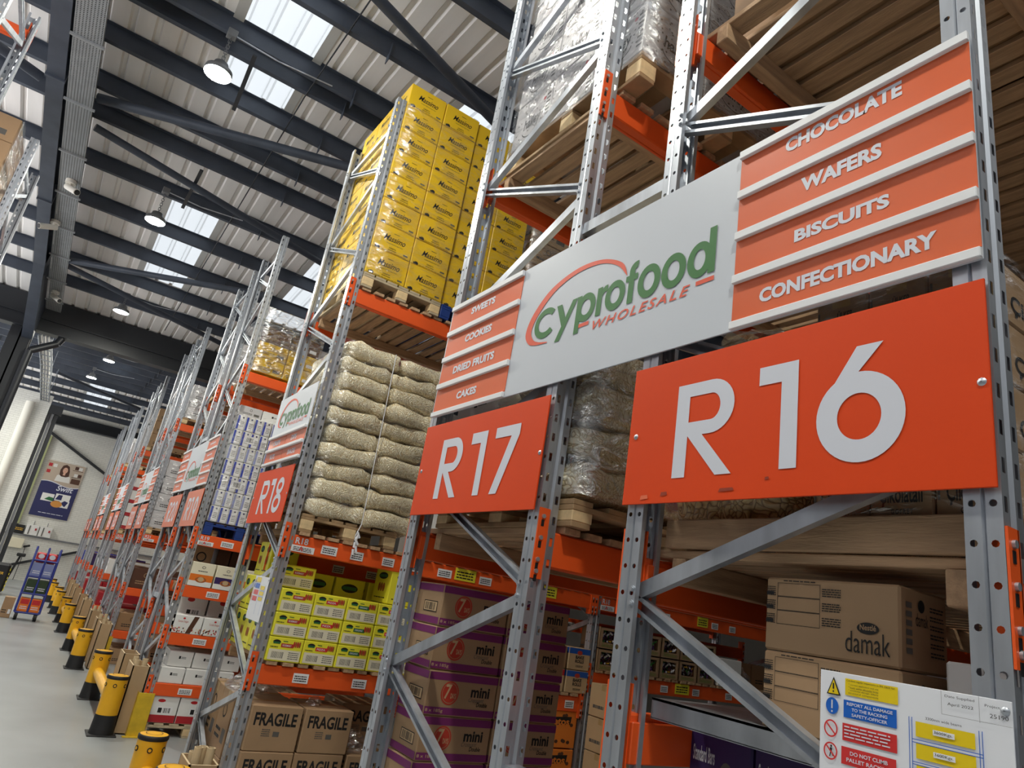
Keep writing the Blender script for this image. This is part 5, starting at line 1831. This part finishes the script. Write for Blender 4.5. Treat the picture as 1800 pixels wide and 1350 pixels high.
for row, y in ROWS[1:]:
    bay(row, y, ((4.07, 'high level'), (2.09, 'level A'), (1.2, 'middle shelf'), (.52, 'lowest shelf')))
    for (z, lv), st in zip(LV, PLAN[row]):
        z += 0 if z else -.002
        big = z > 2
        hh = {0.0: .24, .52: .28, 1.2: .33, 2.09: .30, 4.07: .32}.get(z, .24)
        nr = 1 if not big else (4 if z < 3 else rng.choice((2, 3)))
        zz = z+.002
        if big:
            pallet(.08, y+.0, zz, .9, 1.0, 'wooden pallet on %s of row %s' % (lv, row), 'wood_old', h=.12)
            zz += .121
        for k in range(2):
            for r in range(nr):
                carton(st, .09+rng.uniform(0, .03), y+.04+k*.49, zz+r*hh, .44, .46, hh-.005, '%s carton at the aisle end of %s, %s%s, %s' % (WORD[st], row, lv, ', %s up' % ORD[r] if nr > 1 else '', ('camera side', 'back side')[k]), 'cartons on row %s' % row, v=k)
        for c in range(2):
            carton(st, .56+c*.46, y+.04, zz, .44, .46, hh*nr*.9 if nr > 1 else hh, '%s carton on %s, %s, %s in from the aisle end' % (WORD[st], row, lv, ORD[c+1]), 'cartons on row %s' % row, v=2)
        if big and row in ('R20', 'R21', 'R22', 'R24', 'R26'):
            film(.08, 1.45, y+.02, y+1.0, zz, zz+nr*hh, 'clear stretch film round the %s cartons on %s of row %s' % (WORD[st], lv, row), 'film_heavy' if z > 3 else 'film')

# --- across the aisle: wrapped brown load
pallet(-3.85, 8.22, 4.4, .9, .95, 'wooden pallet under the wrapped brown load across the aisle', 'wood_old')
for r in range(5):
    carton('kraft', -3.83, 8.24, 4.54+r*.315, .86, .9, .312, 'brown printed carton in the wrapped load across the aisle, %s from the top' % ORD[4-r], 'brown cartons across the aisle', v=r % 2)
b = MB()
b.add([(-2.955, 8.235, 4.54), (-2.955, 9.16, 4.54), (-2.955, 9.16, 6.13), (-2.955, 8.235, 6.13)], [(0, 1, 2, 3)], 'film_heavy')
tag(b.build('stretch_film'), 'pale stretch film on the load across the aisle', 'stretch film')
for yy in (8.2, 9.2):
    beam(-5.6, -2.75, yy, 4.39, 'orange beam under the wrapped load across the aisle, %s side' % ('camera' if yy < 9 else 'back'), yy < 9)

# ------------------------------------------------------------------ floor furniture
def barrier(y0, y1, x, label, h=.56):
    t = thing('safety_barrier', label, 'safety barrier', (x, y0, 0))
    for yy in (0, y1-y0):
        o = bpy.data.objects.new('barrier_post', None); COL.objects.link(o); o.parent = t; o.location = (0, yy, 0)
        b = MB(); b.rbox(-.135, .135, -.135, .135, 0, .012, 'rubber', .004); b.lathe((0, 0, 0), [(.118, .012), (.112, .05), (.104, .19)], 'rubber', 24); b.build('black_base', o)
        b = MB(); b.lathe((0, 0, 0), [(.102, .185), (.102, h-.03)], 'yellow_guard', 26); b.build('yellow_sleeve', o)
        b = MB(); b.lathe((0, 0, 0), [(.102, h-.035), (.107, h-.03), (.107, h-.006), (.098, h)], 'rubber', 26); b.build('cap_ring', o)
        b = MB(); b.lathe((0, 0, 0), [(.098, h-.001), (.05, h+.003), (.001, h+.004)], 'yellow_guard', 26)
        f = (Vector((0, 0, h+.0065)), Vector((1, 0, 0)), Vector((0, 1, 0)))
        b.ring(f, 0, 0, .06, .06, .005, 'ink', 0, 360, 20); b.build('cap_disc', o)
        b = MB()
        for a in (-160, -100, -40):
            a = math.radians(a)
            c = Vector((math.cos(a)*.1025, math.sin(a)*.1025, h-.09))
            n_ = Vector((math.cos(a), math.sin(a), 0))
            b.cyl(c, c+n_*.004, .019, 'ink', 14); b.cyl(c+n_*.001, c+n_*.0055, .011, 'yellow_guard', 12)
        b.build('bolt_covers', o)
    b = MB(); b.tube([(0, .09, h*.56), (0, y1-y0-.09, h*.56)], .058, 'yellow_guard', 18); b.build('rail', t)
barrier(4.55, 5.45, -.27, 'yellow safety barrier with black feet before R18, nearest the camera')
barrier(8.02, 9.88, -.28, 'yellow safety barrier before R19 and R20, second from the camera')
barrier(12.15, 14.1, -.36, 'yellow safety barrier before R21 and R22, third from the camera')
barrier(16.7, 18.6, -.40, 'yellow safety barrier before R23 and R24, fourth from the camera')
barrier(20.5, 22.1, -.47, 'yellow safety barrier before R25, fifth from the camera')
barrier(24.0, 25.9, -.55, 'yellow safety barrier before R26, farthest from the camera')
def bin_(x, y, w, d, h, label, tubes=0, seed=1, where=''):
    t = thing('board_bin', label, 'cardboard bin', (x, y, 0))
    b = MB()
    for a in ((0, .012, 0, d), (w-.012, w, 0, d), (0, w, 0, .012), (0, w, d-.012, d)):
        b.box(a[0], a[1], a[2], a[3], 0, h, 'board_bin')
    b.box(0, w, 0, d, 0, .012, 'board_bin')
    for a in ((0, .012, 0, d), (w-.012, w, 0, d), (0, w, 0, .012), (0, w, d-.012, d)):
        b.box(a[0]-.0004, a[1]+.0004, a[2]-.0004, a[3]+.0004, h-.001, h+.0008, 'board_edge')
    b.build('bin_walls', t)
    rng = random.Random(seed)
    spots = [(.28, .3), (.7, .28), (.3, .72), (.72, .7), (.5, .5)]
    for k in range(tubes):
        px, py = spots[k]
        c = MB()
        hh = h+rng.uniform(.03, .09)
        bx, by = px*w, py*d
        n = 16
        v = []
        for (zz, rr) in ((.013, .028), (hh, .028), (hh, .022), (.013, .022)):
            v += [(bx+rr*math.cos(2*PI*i/n), by+rr*math.sin(2*PI*i/n), zz) for i in range(n)]
        c.add(v, [(j*n+i, j*n+(i+1) % n, (j+1)*n+(i+1) % n, (j+1)*n+i) for j in range(3) for i in range(n)], 'board_edge', False)
        o = c.build('cardboard_tube', None, (x, y, 0))
        tag(o, 'cardboard tube standing in the bin %s, %s of them' % (where, ORD[k]), 'cardboard tube', 'cardboard tubes in the bins')
bin_(-.17, 4.62, .19, .30, .56, 'open cardboard bin full of tubes beside the nearest barrier', 5, 2, 'beside the nearest barrier')
bin_(-.17, 8.05, .17, .42, .66, 'tall open cardboard bin behind the second barrier by the yellow guard', 3, 3, 'by the second barrier')
bin_(-.17, 8.95, .17, .40, .66, 'open cardboard bin midway behind the second barrier', 0)
for i, (y, n) in enumerate(((12.2, 'third barrier, camera side'), (12.95, 'third barrier, middle'), (14.4, 'third barrier, far end'), (16.9, 'fourth barrier, camera side'), (18.4, 'fourth barrier, far end'), (20.7, 'fifth barrier, camera side'), (22.4, 'fifth barrier, far end'), (24.4, 'farthest barrier'))):
    bin_(-.19, y, .17, .42, .66, 'open cardboard bin behind the %s' % n, 2 if i < 4 else 0, 4+i, 'behind the %s' % n)
def guard(y, label, h=.42):
    t = thing('column_guard', label, 'column guard', (0, y, 0))
    b = MB()
    b.rbox(-.05, -.044, -.03, .12, 0, h, 'yellow_steel', .002); b.rbox(-.05, .11, -.036, -.03, 0, h, 'yellow_steel', .002)
    b.build('guard_plate', t)
    b = MB(); b.rbox(-.09, .12, -.09, -.03, 0, .008, 'yellow_steel', .002); b.build('floor_flange', t)
guard(8.0, 'yellow steel column guard on the first R19 post, scuffed')
guard(12.9, 'yellow steel column guard at the first R21 post')
guard(17.85, 'yellow steel column guard at the first R23 post')
guard(4.49, 'yellow steel column guard at the first R18 post')
# trolley
def trolley():
    t = thing('stock_trolley', 'blue wheeled stock trolley loaded with drinks in the far aisle', 'trolley', (-1.30, 18.1, 0))
    b = MB()
    for x in (.0, 0.23, .46):
        b.tube([(x, 0, .16), (x, .16, 1.25), (x, .30, 1.52), (x, .5, 1.50)], .022, 'trolley_blue', 8)
    for z, y in ((.16, 0), (.55, .055), (.90, .11), (1.25, .16)):
        b.tube([(0, y, z), (.46, y, z)], .02, 'trolley_blue', 8)
    for x in (0, .46):
        b.tube([(x, .5, .2), (x, .62, 1.3), (x, .5, 1.5)], .022, 'trolley_blue', 8)
    b.build('frame', t)
    for k, (z, y) in enumerate(((.16, 0), (.55, .055), (.90, .11))):
        b = MB(); b.box(0, .46, y, y+.45, z-.01, z+.01, 'trolley_blue'); b.build('shelf', t)
    for x in (.05, .41):
        for y in (.05, .5):
            b = MB(); b.cyl((x-.03, y, .08), (x+.03, y, .08), .08, 'rubber', 16); b.build('wheel', t)
trolley()
for k, (z, y, c, lab) in enumerate(((.172, .02, 'snack_orange', 'orange crisp box'), (.562, .08, 'bottle_dark', 'dark green bottle crate'), (.912, .13, 'bottle_pale', 'pale bottle pack'))):
    for s in range(2):
        b = MB(); b.rbox(.03+s*.21, .22+s*.21, y, y+.35, z, z+.28, c, .01)
        fr = frY(.03+s*.21, y, z)
        b.rect(fr, .02, .16, .17, .26, 'cola_red' if k == 0 else c); b.lines(fr, .03, .05, .13, .08, 2, 'print_white', random.Random(k))
        o = b.build('drinks_pack', None, (-1.30, 18.1, 0))
        tag(o, '%s on the blue trolley, %s' % (lab, ('aisle side', 'rack side')[s]), 'drinks pack', 'drinks packs on the blue trolley')
for s in range(2):
    b = MB(); b.rbox(.03+s*.21, .22+s*.21, .2, .45, 1.20, 1.42, 'cola_red', .03); b.disc(frY(.125+s*.21, .2, 1.34), 0, 0, .06, .05, 'print_white')
    tag(b.build('cola_pack', None, (-1.30, 18.1, 0)), 'red and white drinks pack on top of the blue trolley, %s' % ('aisle side', 'rack side')[s], 'drinks pack', 'drinks packs on the blue trolley')
carton('kraft', -1.55, 18.3, .0, .2, .3, .42, 'brown carton leaning beside the blue trolley', v=1)
# pallet truck
t = thing('pallet_truck', 'black powered pallet truck parked by the end wall', 'pallet truck', (-2.5, 24.2, 0))
b = MB(); b.rbox(0, .78, 0, .8, .06, .85, 'ink', .05); b.text(frY(0, 0, 0), 'HYSTER', .3, .55, .36, .07, 'sweet_gold', .02, .2); b.build('body', t)
b = MB(); b.tube([(.75, .2, .3), (.86, .1, .9), (.9, .0, 1.12)], .03, 'rubber', 8); b.rbox(.80, 1.02, -.06, .06, 1.1, 1.2, 'ink', .02); b.build('tiller', t)
b = MB()
for k in range(6):
    b.box(.785, .80, .02, .78, .12+k*.11, .17+k*.11, 'note_yellow')
b.build('warning_stripe', t)
for x in (.12, .66):
    b = MB(); b.cyl((x-.04, .1, .08), (x+.04, .1, .08), .08, 'rubber', 14); b.build('wheel', t)
